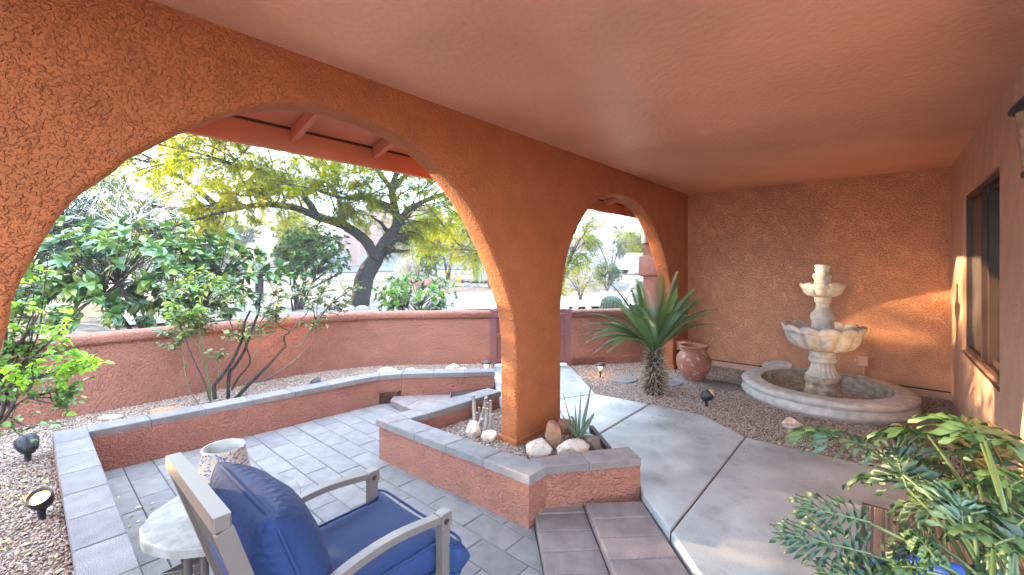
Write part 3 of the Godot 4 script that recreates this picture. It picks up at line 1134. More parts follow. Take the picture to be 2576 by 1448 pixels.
func build_chair() -> void:
	var ch := thing("patio_chair", "taupe metal patio armchair with slatted back, seen from behind at the front edge", "chair")
	var top_a := Vector3(-1.86, 0.815, -0.345)
	var top_b := Vector3(-1.335, 0.815, -0.345)
	var low := Vector3(0, -0.62, -0.19)   # from the top of a stile to the seat frame
	var st := mb()
	bar(st, top_a + Vector3(-0.022, 0, 0), top_b + Vector3(0.022, 0, 0), 0.042, 0.042, 0.004)
	obj("top_rail", st, M.chair_frame, ch)
	for t in [top_a, top_b]:
		st = mb()
		bar(st, t - Vector3(0, 0.02, 0.004), t + low, 0.044, 0.048, 0.004, Vector3.RIGHT)
		obj("back_stile", st, M.chair_frame, ch)
	st = mb()
	bar(st, top_a + low * 0.86, top_b + low * 0.86, 0.03, 0.035, 0.003)
	obj("lower_rail", st, M.chair_frame, ch)
	for k in 9:
		var p := top_a.lerp(top_b, (k + 1) / 10.0)
		st = mb()
		bar(st, p - Vector3(0, 0.02, 0.0), p + low * 0.86, 0.016, 0.010, 0.002, Vector3.RIGHT)
		obj("slat", st, M.chair_frame, ch)
	for x in [-1.876, -1.342]:
		st = mb()
		var pts := []
		for q in [[-0.50, 0.40], [-0.60, 0.455], [-0.74, 0.492], [-0.90, 0.503], [-1.09, 0.482]]:
			pts.append(Vector3(x, q[1], q[0]))
		var sp := smooth_path(pts, 5)
		sweep_bar(st, sp, 0.042, 0.027, Vector3.RIGHT)
		obj("armrest", st, M.chair_frame, ch)
		st = mb()
		box(st, Vector3(x, 0.474, -1.115), Vector3(0.050, 0.056, 0.052), 0.004)
		var blk := obj("arm_end_block", st, M.chair_frame, ch)
		for s: float in [-1.0, 1.0]:
			st = mb(true)
			var c := Vector3(x + s * 0.0255, 0.470, -1.113)
			tube(st, PackedVector3Array([c - Vector3(s * 0.003, 0, 0), c + Vector3(s * 0.003, 0, 0)]), taper(2, 0.011, 0.011), 14)
			obj("bolt", st, M.bronze_frame, blk)
		st = mb()
		wall_box(st, x - 0.02, x + 0.02, PAVE, 0.446, -1.135, -1.095, 0.003)
		obj("leg", st, M.chair_frame, ch)
		st = mb()
		bar(st, Vector3(x, 0.41, -0.50), Vector3(x, PAVE, -0.40), 0.04, 0.04, 0.003, Vector3.RIGHT)
		obj("leg", st, M.chair_frame, ch)
		st = mb()
		bar(st, Vector3(x, 0.215, -1.095), Vector3(x, 0.19, -0.50), 0.03, 0.045, 0.003)
		obj("side_rail", st, M.chair_frame, ch)
	st = mb()
	bar(st, Vector3(-1.856, 0.215, -1.115), Vector3(-1.362, 0.215, -1.115), 0.045, 0.03, 0.003)
	obj("front_rail", st, M.chair_frame, ch)
	# cushions lie in the chair
	var sc := thing("seat_cushion", "thick navy blue seat cushion with piping on the patio armchair", "cushion", Vector3(-1.609, 0.305, -0.86))
	var fl := Transform3D(Basis(Vector3.UP, PI), Vector3.ZERO)
	part("cover", cushion_mesh(0.246, 0.345, 0.068, 0.28, 0.0022, 3, 0.335, 16.0), M.navy, sc, fl)
	part("piping", piping_mesh(0.245, 0.344, 0.058, 0.006, 0.334), M.navy, sc, fl)
	part("piping", piping_mesh(0.245, 0.344, -0.058, 0.006, 0.334), M.navy, sc, fl)
	var bc := thing("back_cushion", "plump gathered navy blue cushion leaning on the chair back", "cushion", Vector3(-1.60, 0.530, -0.560))
	var tilt := Transform3D(Basis(Vector3.RIGHT, deg_to_rad(-90 + 20)), Vector3.ZERO)
	part("cover", cushion_mesh(0.275, 0.250, 0.108, 0.28, 0.0050, 5), M.navy, bc, tilt)
	part("piping", piping_mesh(0.277, 0.252, 0.0, 0.0065), M.navy, bc, tilt)

func build_table() -> void:
	var c := Vector3(-2.36, 0, -0.64)
	var t := thing("side_table", "round flagstone topped side table on paired metal legs behind the chair", "table", c)
	var rng := RandomNumberGenerator.new()
	rng.seed = 12
	var p := PackedVector2Array()
	for k in 54:
		var a := TAU * k / 54.0
		var r := 0.318 + rng.randf_range(-0.005, 0.004)
		p.append(Vector2(cos(a) * r, sin(a) * r))
	var st := mb()
	prism(st, p, 0.31, 0.352, 0.010, Transform3D.IDENTITY, 2)
	obj("stone_top", st, M.slate_top, t)
	for k in 3:
		var a := deg_to_rad(40.0 + 120.0 * k)
		for s: float in [-1.0, 1.0]:
			var q := Vector3(cos(a + s * 0.12), 0, sin(a + s * 0.12)) * 0.262
			st = mb(true)
			tube(st, PackedVector3Array([q + Vector3(0, PAVE, 0), q + Vector3(0, 0.31, 0)]), taper(2, 0.017, 0.017), 12)
			obj("leg", st, M.chair_frame, t)
			var e := []
			for i in 7:
				var f := i / 6.0
				e.append(Vector3(cos(a + s * (0.12 + 0.93 * f)), 0, sin(a + s * (0.12 + 0.93 * f))) * lerpf(0.262, 0.10, sin(f * PI)) + Vector3(0, 0.12, 0))
			var sp := smooth_path(e, 3)
			st = mb()
			for i in sp.size() - 1:
				bar(st, sp[i], sp[i + 1], 0.006, 0.03)
			obj("curved_brace", st, M.chair_frame, t)
	# vase standing on the table
	var im := Image.create(512, 512, false, Image.FORMAT_RGB8)
	im.fill(Color(0.64, 0.57, 0.48))
	rng.seed = 4
	for k in 330:
		var o := Vector2(rng.randf() * 512, rng.randf() * 512)
		var ang := rng.randf() * TAU
		var len := rng.randf_range(9, 17)
		var wid := rng.randf_range(2.5, 4.6)
		var bl := Color(0.16, 0.19, 0.42).lerp(Color(0.3, 0.34, 0.55), rng.randf())
		for y in range(-18, 19):
			for x in range(-18, 19):
				var q := Vector2(x, y).rotated(-ang)
				q.y -= q.x * q.x * 0.018
				if pow(q.x / len, 2) + pow(q.y / wid, 2) < 1.0:
					im.set_pixel(posmod(int(o.x) + x, 512), posmod(int(o.y) + y, 512), bl)
	var vm := mat("vase_glaze", Color.WHITE, 0.25)
	vm.albedo_texture = ImageTexture.create_from_image(im)
	tri_map(vm, 1.0 / 0.30, false)
	var v := thing("vase", "cream vase painted with small blue leaves on the stone side table", "vase", Vector3(-2.40, 0.352, -0.635))
	st = mb(true)
	lathe(st, [[0.082, 0.272], [0.088, 0.274], [0.092, 0.268], [0.091, 0.255], [0.097, 0.22], [0.108, 0.17], [0.119, 0.11], [0.122, 0.06], [0.112, 0.015], [0.095, 0.0]], 40)
	obj("body", st, vm, v)
	st = mb(true)
	lathe(st, [[0.001, 0.03], [0.09, 0.04], [0.11, 0.07], [0.106, 0.12], [0.092, 0.19], [0.082, 0.25], [0.082, 0.272]], 40)
	obj("inside", st, M.cream_stone, v)

func build_fountain() -> void:
	var f := thing("fountain", "cream cast stone three tier fountain standing in a round basin", "fountain", Vector3(-0.498, 0, -5.86))
	var st := mb(true)
	lathe(st, [[0.60, 0.185], [0.735, 0.188], [0.785, 0.178], [0.80, 0.155], [0.792, 0.128], [0.765, 0.112], [0.765, 0.10], [0.79, 0.085], [0.80, 0.055], [0.785, 0.022], [0.76, 0.012], [0.755, -0.03]], 72)
	obj("basin_ring", st, M.cream_stone, f)
	st = mb(true)
	lathe(st, [[0.655, 0.187], [0.635, 0.175], [0.62, 0.12], [0.60, 0.03], [0.30, 0.018], [0.05, 0.016]], 72)
	obj("basin_floor", st, M.weathered_stone, f)
	st = mb(true)
	lathe(st, [[0.165, 0.270, 0.0], [0.172, 0.255], [0.176, 0.235], [0.174, 0.2], [0.158, 0.178], [0.150, 0.160], [0.158, 0.146], [0.166, 0.125], [0.166, 0.095], [0.172, 0.08], [0.176, 0.0]], 56)
	obj("drum", st, M.weathered_stone, f)
	st = mb(true)
	lathe(st, [[0.128, 0.545], [0.128, 0.525], [0.118, 0.518], [0.128, 0.505], [0.128, 0.48], [0.116, 0.474], [0.130, 0.46], [0.134, 0.44], [0.126, 0.420], [0.112, 0.412], [0.108, 0.405, 0.10], [0.112, 0.37, 0.12], [0.124, 0.33, 0.12], [0.144, 0.29, 0.10], [0.162, 0.272, 0.05], [0.168, 0.262]], 128, 16)
	obj("lower_stem", st, M.cream_stone, f)
	st = mb(true)
	# large bowl: scalloped lip, twelve petals below
	lathe(st, [[0.30, 0.775, 0.0, 0.0], [0.345, 0.815, 0.05, 0.02], [0.372, 0.838, 0.09, 0.035], [0.390, 0.832, 0.10, 0.035], [0.395, 0.812, 0.09, 0.02], [0.375, 0.775, 0.03, 0.0], [0.366, 0.752, 0.0, 0.0], [0.352, 0.748, 0.02], [0.357, 0.735, 0.10], [0.352, 0.69, 0.20], [0.328, 0.64, 0.24], [0.28, 0.59, 0.26], [0.21, 0.56, 0.22], [0.13, 0.548, 0.05]], 168, 12)
	lathe(st, [[0.06, 0.752], [0.22, 0.755], [0.30, 0.775]], 168)
	obj("lower_bowl", st, M.cream_stone, f)
	st = mb(true)
	lathe(st, [[0.078, 1.14], [0.080, 1.118], [0.072, 1.112], [0.078, 1.10], [0.076, 1.085], [0.066, 1.078], [0.060, 1.065, 0.08], [0.062, 1.035, 0.12], [0.072, 1.0, 0.12], [0.092, 0.972, 0.08], [0.106, 0.962], [0.104, 0.955], [0.113, 0.945], [0.116, 0.92], [0.113, 0.892], [0.100, 0.882], [0.100, 0.86], [0.104, 0.83], [0.108, 0.79], [0.112, 0.752]], 112, 14)
	obj("upper_stem", st, M.cream_stone, f)
	st = mb(true)
	lathe(st, [[0.15, 1.255, 0.0, 0.0], [0.185, 1.283, 0.03, 0.006], [0.205, 1.296, 0.04, 0.01], [0.215, 1.288, 0.04, 0.01], [0.212, 1.265, 0.05, 0.01], [0.20, 1.236, 0.02, 0.0], [0.192, 1.230, 0.02], [0.191, 1.222, 0.10], [0.180, 1.19, 0.15], [0.145, 1.16, 0.16], [0.10, 1.145, 0.12], [0.07, 1.14, 0.05]], 140, 10)
	lathe(st, [[0.04, 1.245], [0.15, 1.255]], 140)
	obj("upper_bowl", st, M.cream_stone, f)
	st = mb(true)
	lathe(st, [[0.01, 1.498], [0.062, 1.502], [0.074, 1.496], [0.077, 1.482], [0.072, 1.472], [0.064, 1.466], [0.066, 1.456], [0.074, 1.450], [0.074, 1.44], [0.068, 1.43], [0.066, 1.415], [0.072, 1.405], [0.088, 1.396], [0.093, 1.375], [0.089, 1.35], [0.078, 1.338], [0.076, 1.32], [0.084, 1.30], [0.088, 1.25]], 48)
	obj("finial", st, M.cream_stone, f)

func path_lamp(at: Vector3, label: String) -> void:
	var l := thing("path_light", label, "path light", at, 0.0, "mushroom path lights")
	var st := mb(true)
	lathe(st, [[0.004, 0.200], [0.03, 0.196], [0.055, 0.184], [0.068, 0.166], [0.068, 0.160], [0.01, 0.166]], 28)
	obj("cap", st, M.black_metal, l)
	st = mb(true)
	lathe(st, [[0.030, 0.163], [0.028, 0.13], [0.012, 0.105], [0.004, 0.10]], 20)
	obj("lens", st, M.lamp_lens, l)
	for k in 3:
		var a := TAU * k / 3.0 + 0.4
		st = mb(true)
		tube(st, PackedVector3Array([Vector3(cos(a) * 0.05, 0.164, sin(a) * 0.05), Vector3(cos(a) * 0.034, 0.125, sin(a) * 0.034), Vector3(cos(a) * 0.01, 0.09, sin(a) * 0.01)]), taper(3, 0.003, 0.003), 5)
		obj("arm", st, M.black_metal, l)
	st = mb(true)
	lathe(st, [[0.008, 0.10], [0.010, 0.085], [0.017, 0.08], [0.017, 0.06], [0.010, 0.055], [0.010, -0.02]], 14)
	obj("stake", st, M.black_metal, l)
	glow(l, Vector3(0, 0.135, 0), 0.006)

func glow(parent: Node3D, at: Vector3, e: float) -> void:
	var o := OmniLight3D.new()
	o.name = "lamp_glow"
	o.light_color = Color(1.0, 0.74, 0.38)
	o.light_energy = e
	o.light_size = 0.02
	o.omni_range = 6.0
	o.omni_attenuation = 2.0
	o.shadow_enabled = true
	o.position = at
	parent.add_child(o)

func spot_lamp(at: Vector3, dir: Vector3, size: float, lit: bool, label: String, fins := false) -> void:
	var l := thing("garden_spotlight", label, "spotlight", at, 0.0, "small garden spotlights")
	var b := frame_for(dir.normalized(), Vector3.FORWARD)
	var c := Vector3(0, size * 1.15, 0)
	var xf := Transform3D(b, c)
	var st := mb(true)
	lathe(st, [[size * 0.40, size * 0.30], [size * 0.50, size * 0.52], [size * 0.53, size * 0.50], [size * 0.55, size * 0.2], [size * 0.50, -size * 0.12], [size * 0.36, -size * 0.42], [size * 0.2, -size * 0.58], [0.001, -size * 0.6]], 32)
	obj("housing", st, M.black_metal, l, xf)
	if fins:
		for k in 10:
			var a := TAU * k / 10.0
			st = mb()
			bar(st, Vector3(cos(a), 0.25, sin(a)) * size * 0.55 + Vector3(0, size * 0.1, 0), Vector3(cos(a) * 0.34, -0.46, sin(a) * 0.34) * size, 0.004, 0.012)
			obj("fin", st, M.black_metal, l, xf)
	st = mb(true)
	lathe(st, [[0.001, size * 0.32], [size * 0.40, size * 0.30], [size * 0.42, size * 0.26]], 28)
	obj("lens", st, M.lamp_lens if lit else M.screen_mesh, l, xf)
	st = mb(true)
	for k in 14:
		var a0 := PI * (-0.12 + 1.24 * k / 14.0)
		var a1 := PI * (-0.12 + 1.24 * (k + 1) / 14.0)
		var h0 := size * (0.30 + 0.42 * sin(clampf(a0, 0.0, PI)))
		var h1 := size * (0.30 + 0.42 * sin(clampf(a1, 0.0, PI)))
		var p0 := Vector3(cos(a0), 0, sin(a0)) * size * 0.5
		var p1 := Vector3(cos(a1), 0, sin(a1)) * size * 0.5
		quad(st, p0 + Vector3(0, size * 0.2, 0), p0 + Vector3(0, h0, 0), p1 + Vector3(0, h1, 0), p1 + Vector3(0, size * 0.2, 0))
	obj("hood", st, M.brass, l, xf)
	st = mb(true)
	tube(st, PackedVector3Array([Vector3(0, -0.03, 0), Vector3(0, size * 0.35, 0), Vector3(0, size * 0.7, 0)]), PackedFloat32Array([size * 0.14, size * 0.16, size * 0.2]), 10)
	obj("stake", st, M.black_metal, l)
	if lit:
		var s := SpotLight3D.new()
		s.name = "lamp_beam"
		s.light_color = Color(1.0, 0.76, 0.42)
		s.light_energy = 0.10
		s.light_size = size * 0.35
		s.spot_angle = 50.0
		s.spot_range = 8.0
		s.spot_attenuation = 2.0
		s.shadow_enabled = true
		l.add_child(s)
		s.look_at_from_position(at + c + dir.normalized() * size * 0.45, at + c + dir.normalized() * 2.0, Vector3.FORWARD if absf(dir.normalized().y) > 0.9 else Vector3.UP)

func loose_rock(at: Vector3, size: Vector3, kind: int, sd: int, label: String, turn := 0.0, group := "") -> void:
	var r := part("rock", rock_mesh(sd, size, 0.22, 3), M["rock%d" % kind], self, Transform3D(Basis(Vector3.UP, turn), at + Vector3(0, size.y * 0.36, 0)))
	tag(r, label, "rock", group)

func build_fittings() -> void:
	var st: SurfaceTool
	path_lamp(Vector3(-2.827, 0, -5.04), "black mushroom path light in the gravel left of the cycad")
	path_lamp(Vector3(-3.93, 0.04, -4.0), "black mushroom path light beside the gate, behind the low wall")
	spot_lamp(Vector3(-3.64, 0.03, -0.068), Vector3(0.42, 0.62, 0.20), 0.10, true, "lit round garden spotlight in the gravel beside the paver curb")
	spot_lamp(Vector3(-4.786, 0.03, -0.02), Vector3(-0.62, 0.55, 0.2), 0.115, false, "unlit finned black spotlight in the gravel near the low wall corner", true)
	spot_lamp(Vector3(-1.40, -0.01, -4.75), Vector3(0.62, 0.55, -0.35), 0.105, false, "unlit black spotlight aimed at the fountain from the gravel", true)
	spot_lamp(Vector3(-4.86, 0.03, -2.19), Vector3(-0.6, 0.6, 0.1), 0.10, true, "small spotlight behind the low wall aimed at the courtyard wall")
	spot_lamp(Vector3(0.10, -0.01, -4.73), Vector3(-0.1, 0.7, -0.6), 0.10, true, "lit spotlight in the gravel behind the potted philodendron")
	# wall lantern at the upper right
	var wl := thing("wall_lantern", "tapered mica wall lantern with a black cap at the upper right", "lantern", Vector3(0.475, 1.85, -2.63))
	st = mb(true)
	lathe(st, [[0.02, 0.35], [0.05, 0.325], [0.078, 0.29], [0.088, 0.275], [0.088, 0.262], [0.07, 0.26]], 28)
	obj("cap", st, M.black_metal, wl)
	st = mb(true)
	lathe(st, [[0.068, 0.261], [0.062, 0.15], [0.050, 0.02]], 28)
	var mica := mat("mica", lin(0.62, 0.36, 0.22), 0.5)
	mica.albedo_texture = M.weathered_stone.albedo_texture
	tri_map(mica, 1.0 / 0.4)
	obj("shade", st, mica, wl)
	st = mb(true)
	lathe(st, [[0.054, 0.022], [0.054, 0.0], [0.04, -0.004], [0.001, -0.006]], 28)
	obj("base_ring", st, M.bronze_frame, wl)
	st = mb()
	wall_box(st, 0.085, 0.104, 0.02, 0.28, -0.05, 0.05, 0.004)
	obj("back_plate", st, M.black_metal, wl)
	st = mb()
	wall_box(st, 0.06, 0.086, 0.2, 0.23, -0.02, 0.02, 0.003)
	obj("arm", st, M.black_metal, wl)
	# lantern on the house corner
	var hl := thing("entry_lantern", "white glass wall lantern with grey ends on the far house corner", "lantern", Vector3(-2.86, 1.83, -6.52))
	st = mb(true)
	lathe(st, [[0.045, 0.26], [0.045, 0.02]], 20)
	obj("glass", st, M.white_paint, hl)
	for y in [0.26, 0.0]:
		st = mb(true)
		lathe(st, [[0.001, y + 0.025], [0.052, y + 0.022], [0.052, y], [0.001, y]], 20)
		obj("end_cap", st, M.chair_frame, hl)
	st = mb()
	wall_box(st, -0.03, 0.03, 0.08, 0.2, -0.099, -0.044, 0.004)
	obj("bracket", st, M.chair_frame, hl)
	# boxes on the walls
	var jb := thing("junction_box", "terracotta painted junction box at the foot of the arcade wall", "junction box", Vector3(-2.18, 0.27, -6.34))
	st = mb()
	box(st, Vector3(0, 0.06, 0), Vector3(0.135, 0.12, 0.26), 0.006)
	obj("box", st, M.ceiling, jb)
	st = mb()
	box(st, Vector3(0, 0.122, 0), Vector3(0.145, 0.012, 0.27), 0.003)
	obj("lid", st, M.ceiling, jb)
	var ob := thing("outlet_box", "terracotta painted outlet box with conduit low on the back wall", "outlet box", Vector3(-0.17, 0.275, -6.68))
	st = mb()
	box(st, Vector3(0, 0.065, 0), Vector3(0.085, 0.13, 0.06), 0.006)
	obj("cover", st, M.ceiling, ob)
	st = mb(true)
	tube(st, PackedVector3Array([Vector3(0.01, 0.005, 0.0), Vector3(0.01, -0.3, 0.0)]), taper(2, 0.013, 0.013), 10)
	obj("conduit", st, M.ceiling, ob)
	# clay urn
	var u := thing("clay_urn", "weathered round clay urn with whitish bloom in the porch corner", "urn", Vector3(-1.84, 0.02, -5.70))
	u.scale = Vector3(1.0, 0.93, 1.0)
	st = mb(true)
	lathe(st, [[0.150, 0.47], [0.168, 0.475], [0.180, 0.468], [0.178, 0.452], [0.160, 0.44], [0.148, 0.42], [0.146, 0.395], [0.152, 0.375], [0.176, 0.36], [0.186, 0.345], [0.184, 0.338], [0.198, 0.325], [0.206, 0.295], [0.212, 0.26], [0.206, 0.20], [0.196, 0.165], [0.198, 0.158], [0.186, 0.13], [0.160, 0.07], [0.125, 0.015], [0.115, 0.0]], 56)
	obj("body", st, M.clay, u)
	st = mb(true)
	lathe(st, [[0.001, 0.1], [0.15, 0.12], [0.19, 0.26], [0.14, 0.38], [0.138, 0.42], [0.150, 0.47]], 56)
	obj("inside", st, M.clay, u)
	# stepping stones
	var ss_ := [[-2.56, -5.13, 0.19, "round pebbled stepping stone beside the right path light"], [-2.04, -5.36, 0.165, "round pebbled stepping stone just behind the cycad trunk"], [-1.86, -5.72, 0.20, "round stepping stone under the clay urn"], [-1.50, -5.66, 0.205, "round stepping stone between the urn and the fountain basin"]]
	for s in ss_:
		var p := PackedVector2Array()
		for k in 26:
			var a := TAU * k / 26.0
			p.append(Vector2(cos(a), sin(a)) * s[2] * (1.0 + 0.02 * sin(a * 5.0 + s[0])))
		st = mb()
		prism(st, p, -0.03, 0.018, 0.006, Transform3D(Basis.IDENTITY, Vector3(s[0], 0, s[1])))
		tag(obj("stepping_stone", st, M.paver1, self), s[3], "stepping stone", "round stepping stones in the gravel")
	# stones
	loose_rock(Vector3(-0.62, 0.0, -4.63), Vector3(0.19, 0.11, 0.13), 0, 3, "white angular rock in the gravel in front of the fountain basin", 0.5)
	loose_rock(Vector3(-2.66, 0.02, -2.55), Vector3(0.17, 0.15, 0.15), 0, 21, "veined whitish rock in front of the cut stumps in the planter", 0.3)
	loose_rock(Vector3(-2.50, 0.02, -2.59), Vector3(0.15, 0.09, 0.14), 0, 22, "flat pinkish white rock against the column foot in the planter", 1.2)
	loose_rock(Vector3(-2.03, 0.02, -2.84), Vector3(0.17, 0.25, 0.17), 1, 23, "upright brown rock leaning near the right side of the column", 0.4)
	loose_rock(Vector3(-2.10, 0.02, -3.14), Vector3(0.19, 0.17, 0.17), 1, 24, "brown rock behind the aloe at the far column corner", 2.0)
	loose_rock(Vector3(-2.01, 0.02, -2.62), Vector3(0.22, 0.17, 0.17), 0, 25, "rounded white rock nearest the column on the planter edge", 0.9)
	loose_rock(Vector3(-1.82, 0.02, -2.78), Vector3(0.28, 0.17, 0.19), 0, 29, "long white rock below the aloe on the planter edge", 0.7)
	loose_rock(Vector3(-1.73, 0.02, -2.98), Vector3(0.15, 0.14, 0.13), 2, 27, "dark round rock at the right of the aloe", 0.2)
	for r in [[-4.98, -3.20, 0.34, 0.12, "long pale rock in the bed behind the low wall bend"], [-4.80, -3.42, 0.16, 0.09, "small pale rock beside the long rock in the bed"], [-4.42, -3.86, 0.22, 0.13, "white rock in the bed left of the gate path light"], [-4.28, -3.92, 0.24, 0.09, "flat white rock in the bed nearest the gate path light"], [-5.35, -0.95, 0.36, 0.08, "flat reddish rock in the bed left of the rose canes"], [-5.05, -1.78, 0.26, 0.04, "flat pale stone slab lying on the low wall's bed"], [-5.5, -0.55, 0.2, 0.06, "grey flat stone in the bed under the courtyard wall"]]:
		loose_rock(Vector3(r[0], 0.03, r[1]), Vector3(r[2], r[3], r[2] * 0.55), 0 if r[2] != 0.36 else 1, int(absf(r[0]) * 100), r[4], 0.9)
	# loose stone dish behind the basin
	var p2 := PackedVector2Array()
	for k in 30:
		p2.append(Vector2(cos(TAU * k / 30.0), sin(TAU * k / 30.0)) * 0.17)
	st = mb()
	prism(st, p2, -0.015, 0.015, 0.006, Transform3D.IDENTITY, 2, true)
	var dish := obj("stone_disc", st, M.cream_stone, self, Transform3D(Basis(Vector3.RIGHT, 0.22) * Basis(Vector3.BACK, 0.1), Vector3(-1.03, 0.175, -6.46)))
	tag(dish, "pale round stone disc propped on a block behind the basin", "stone disc")
	st = mb()
	wall_box(st, -1.12, -0.96, -0.02, 0.135, -6.56, -6.38, 0.006)
	tag(obj("support_block", st, M.paver3, self), "rough block under the pale stone disc by the back wall", "block")
	# doormat
	var dm := thing("doormat", "striped tan doormat with a dark woven border on the walk", "doormat", Vector3(0.235, 0.002, -3.1))
	st = mb()
	prism(st, rect(-0.33, -0.36, 0.34, 0.62), 0.0, 0.009, 0.003)
	var bm := mat("mat_border", lin(0.17, 0.14, 0.135), 0.95)
	bm.albedo_texture = mottle(141, 0.2, 0.6, 256, 0.05, 0.45)
	tri_map(bm, 6.0)
	obj("border", st, bm, dm)
	var cols := [lin(0.66, 0.50, 0.34), lin(0.52, 0.39, 0.27), lin(0.74, 0.61, 0.46), lin(0.30, 0.275, 0.28), lin(0.62, 0.48, 0.34)]
	for k in 5:
		var mm := mat("mat_stripe%d" % k, cols[k], 0.95)
		mm.albedo_texture = bm.albedo_texture
		tri_map(mm, 6.0)
	for k in 52:
		st = mb()
		var x := -0.305 + k * 0.0119
		prism(st, rect(x, -0.32, x + 0.0116, 0.58), 0.006, 0.0145 + 0.002 * hash01(k), 0.002)
		obj("stripe", st, M["mat_stripe%d" % int(hash01(k * 3 + 1) * 4.99)], dm)
	# cut stumps in the planter
	var sb := thing("pruned_shrub", "cluster of grey cut shrub stumps left of the column in the planter", "pruned shrub", Vector3(-2.76, 0.01, -2.78))
	var rng := RandomNumberGenerator.new()
	rng.seed = 6
	for k in 19:
		var o := Vector3(rng.randf_range(-0.12, 0.12), 0, rng.randf_range(-0.10, 0.10))
		if k > 13:
			o = Vector3(0.24 + rng.randf_range(-0.04, 0.05), 0, -0.12 + rng.randf_range(-0.05, 0.05))
		var h := rng.randf_range(0.09, 0.27)
		var lean := Vector3(rng.randf_range(-0.05, 0.05), 0, rng.randf_range(-0.05, 0.05)) + o * 0.25
		var r := rng.randf_range(0.009, 0.017)
		st = mb(true)
		var top := o + lean + Vector3(0, h, 0)
		tube(st, PackedVector3Array([o, o + lean * 0.6 + Vector3(0, h * 0.5, 0), top]), PackedFloat32Array([r * 1.2, r, r * 1.05]), 8, true, 0.2, k)
		var stem := obj("stump", st, M.stump_bark, sb)
		st = mb(true)
		lathe(st, [[0.001, 0.003], [r * 0.98, 0.002], [r * 0.9, -0.003]], 9, 0, top)
		obj("cut_end", st, M.pale_twig, stem)

# ------------------------------------------------------------------ plants
# a leaf along +y, its upper side towards -z
func leaf_mesh(len: float, wid: float, fold: float, curl: float, tip := 1.6, n := 5, wavy := 0.0) -> ArrayMesh:
	var st := mb(true)
	var last := []
	for i in n + 1:
		var t := float(i) / n
		var w := wid * 0.5 * pow(sin(PI * pow(t, 0.75)), 0.8) * (1.0 - 0.25 * pow(t, tip * 2.0))
		if i == 0 or i == n:
			w = wid * 0.02
		var y := len * t
		var z := curl * t * t
		var wv := wavy * sin(t * 17.0)
		var row := [Vector3(-w, y, z - fold * w + wv), Vector3(0, y, z), Vector3(w, y, z - fold * w - wv)]
		if i > 0:
			quad(st, last[0], last[1], row[1], row[0])
			quad(st, last[1], last[2], row[2], row[1])
		last = row
	return fin(st)

# a feathery spray along +y, one unit long
func spray_mesh(sd: int, pairs := 11, droop := 0.45) -> ArrayMesh:
	var rng := RandomNumberGenerator.new()
	rng.seed = sd
	var st := mb()
	for i in pairs:
		var t := (i + 0.6) / pairs
		var b := Vector3(0, t, droop * t * t)
		for s: float in [-1.0, 1.0]:
			var d := Vector3(s * 0.85, 0.55, rng.randf_range(-0.35, 0.35)).normalized() * rng.randf_range(0.12, 0.22)
			var w := Vector3(0.0, 0.026, 0.02)
			quad(st, b, b + d * 0.5 + w, b + d, b + d * 0.5 - w)
	return fin(st)

func palette(key: String, cols: Array, rough := 0.4, back := Color(0.6, 0.75, 0.25)) -> void:
	for k in cols.size():
		var m := mat("%s%d" % [key, k], cols[k], rough)
		m.backlight_enabled = true
		m.backlight = back
		m.cull_mode = BaseMaterial3D.CULL_DISABLED

# leaves given as transforms: those nearest the eye are parts of their own, the rest one mass
func put_leaves(parent: Node3D, meshes: Array, xfs: Array, key: String, cols: Array, n_parts: int, rng: RandomNumberGenerator, called := "leaf") -> void:
	var eye := Vector3(0, 1.5, 0) - parent.position
	xfs.sort_custom(func(a, b): return a.origin.distance_squared_to(eye) < b.origin.distance_squared_to(eye))
	var rest := [[], []]
	var rc := [PackedColorArray(), PackedColorArray()]
	for i in xfs.size():
		var k := rng.randi() % cols.size()
		if i < n_parts:
			part(called, meshes[i % meshes.size()], M["%s%d" % [key, k]], parent, xfs[i])
		else:
			var f := rng.randf_range(0.8, 1.2)
			var c: Color = cols[k].srgb_to_linear()
			rest[i % 2].append(xfs[i])
			rc[i % 2].append(Color(c.r * f, c.g * f, c.b * f))
	for h in 2:
		if rest[h].size() > 0:
			multi("foliage" if h == 0 else "foliage_001", meshes[h % meshes.size()], M.leaf, rest[h], parent, rc[h])

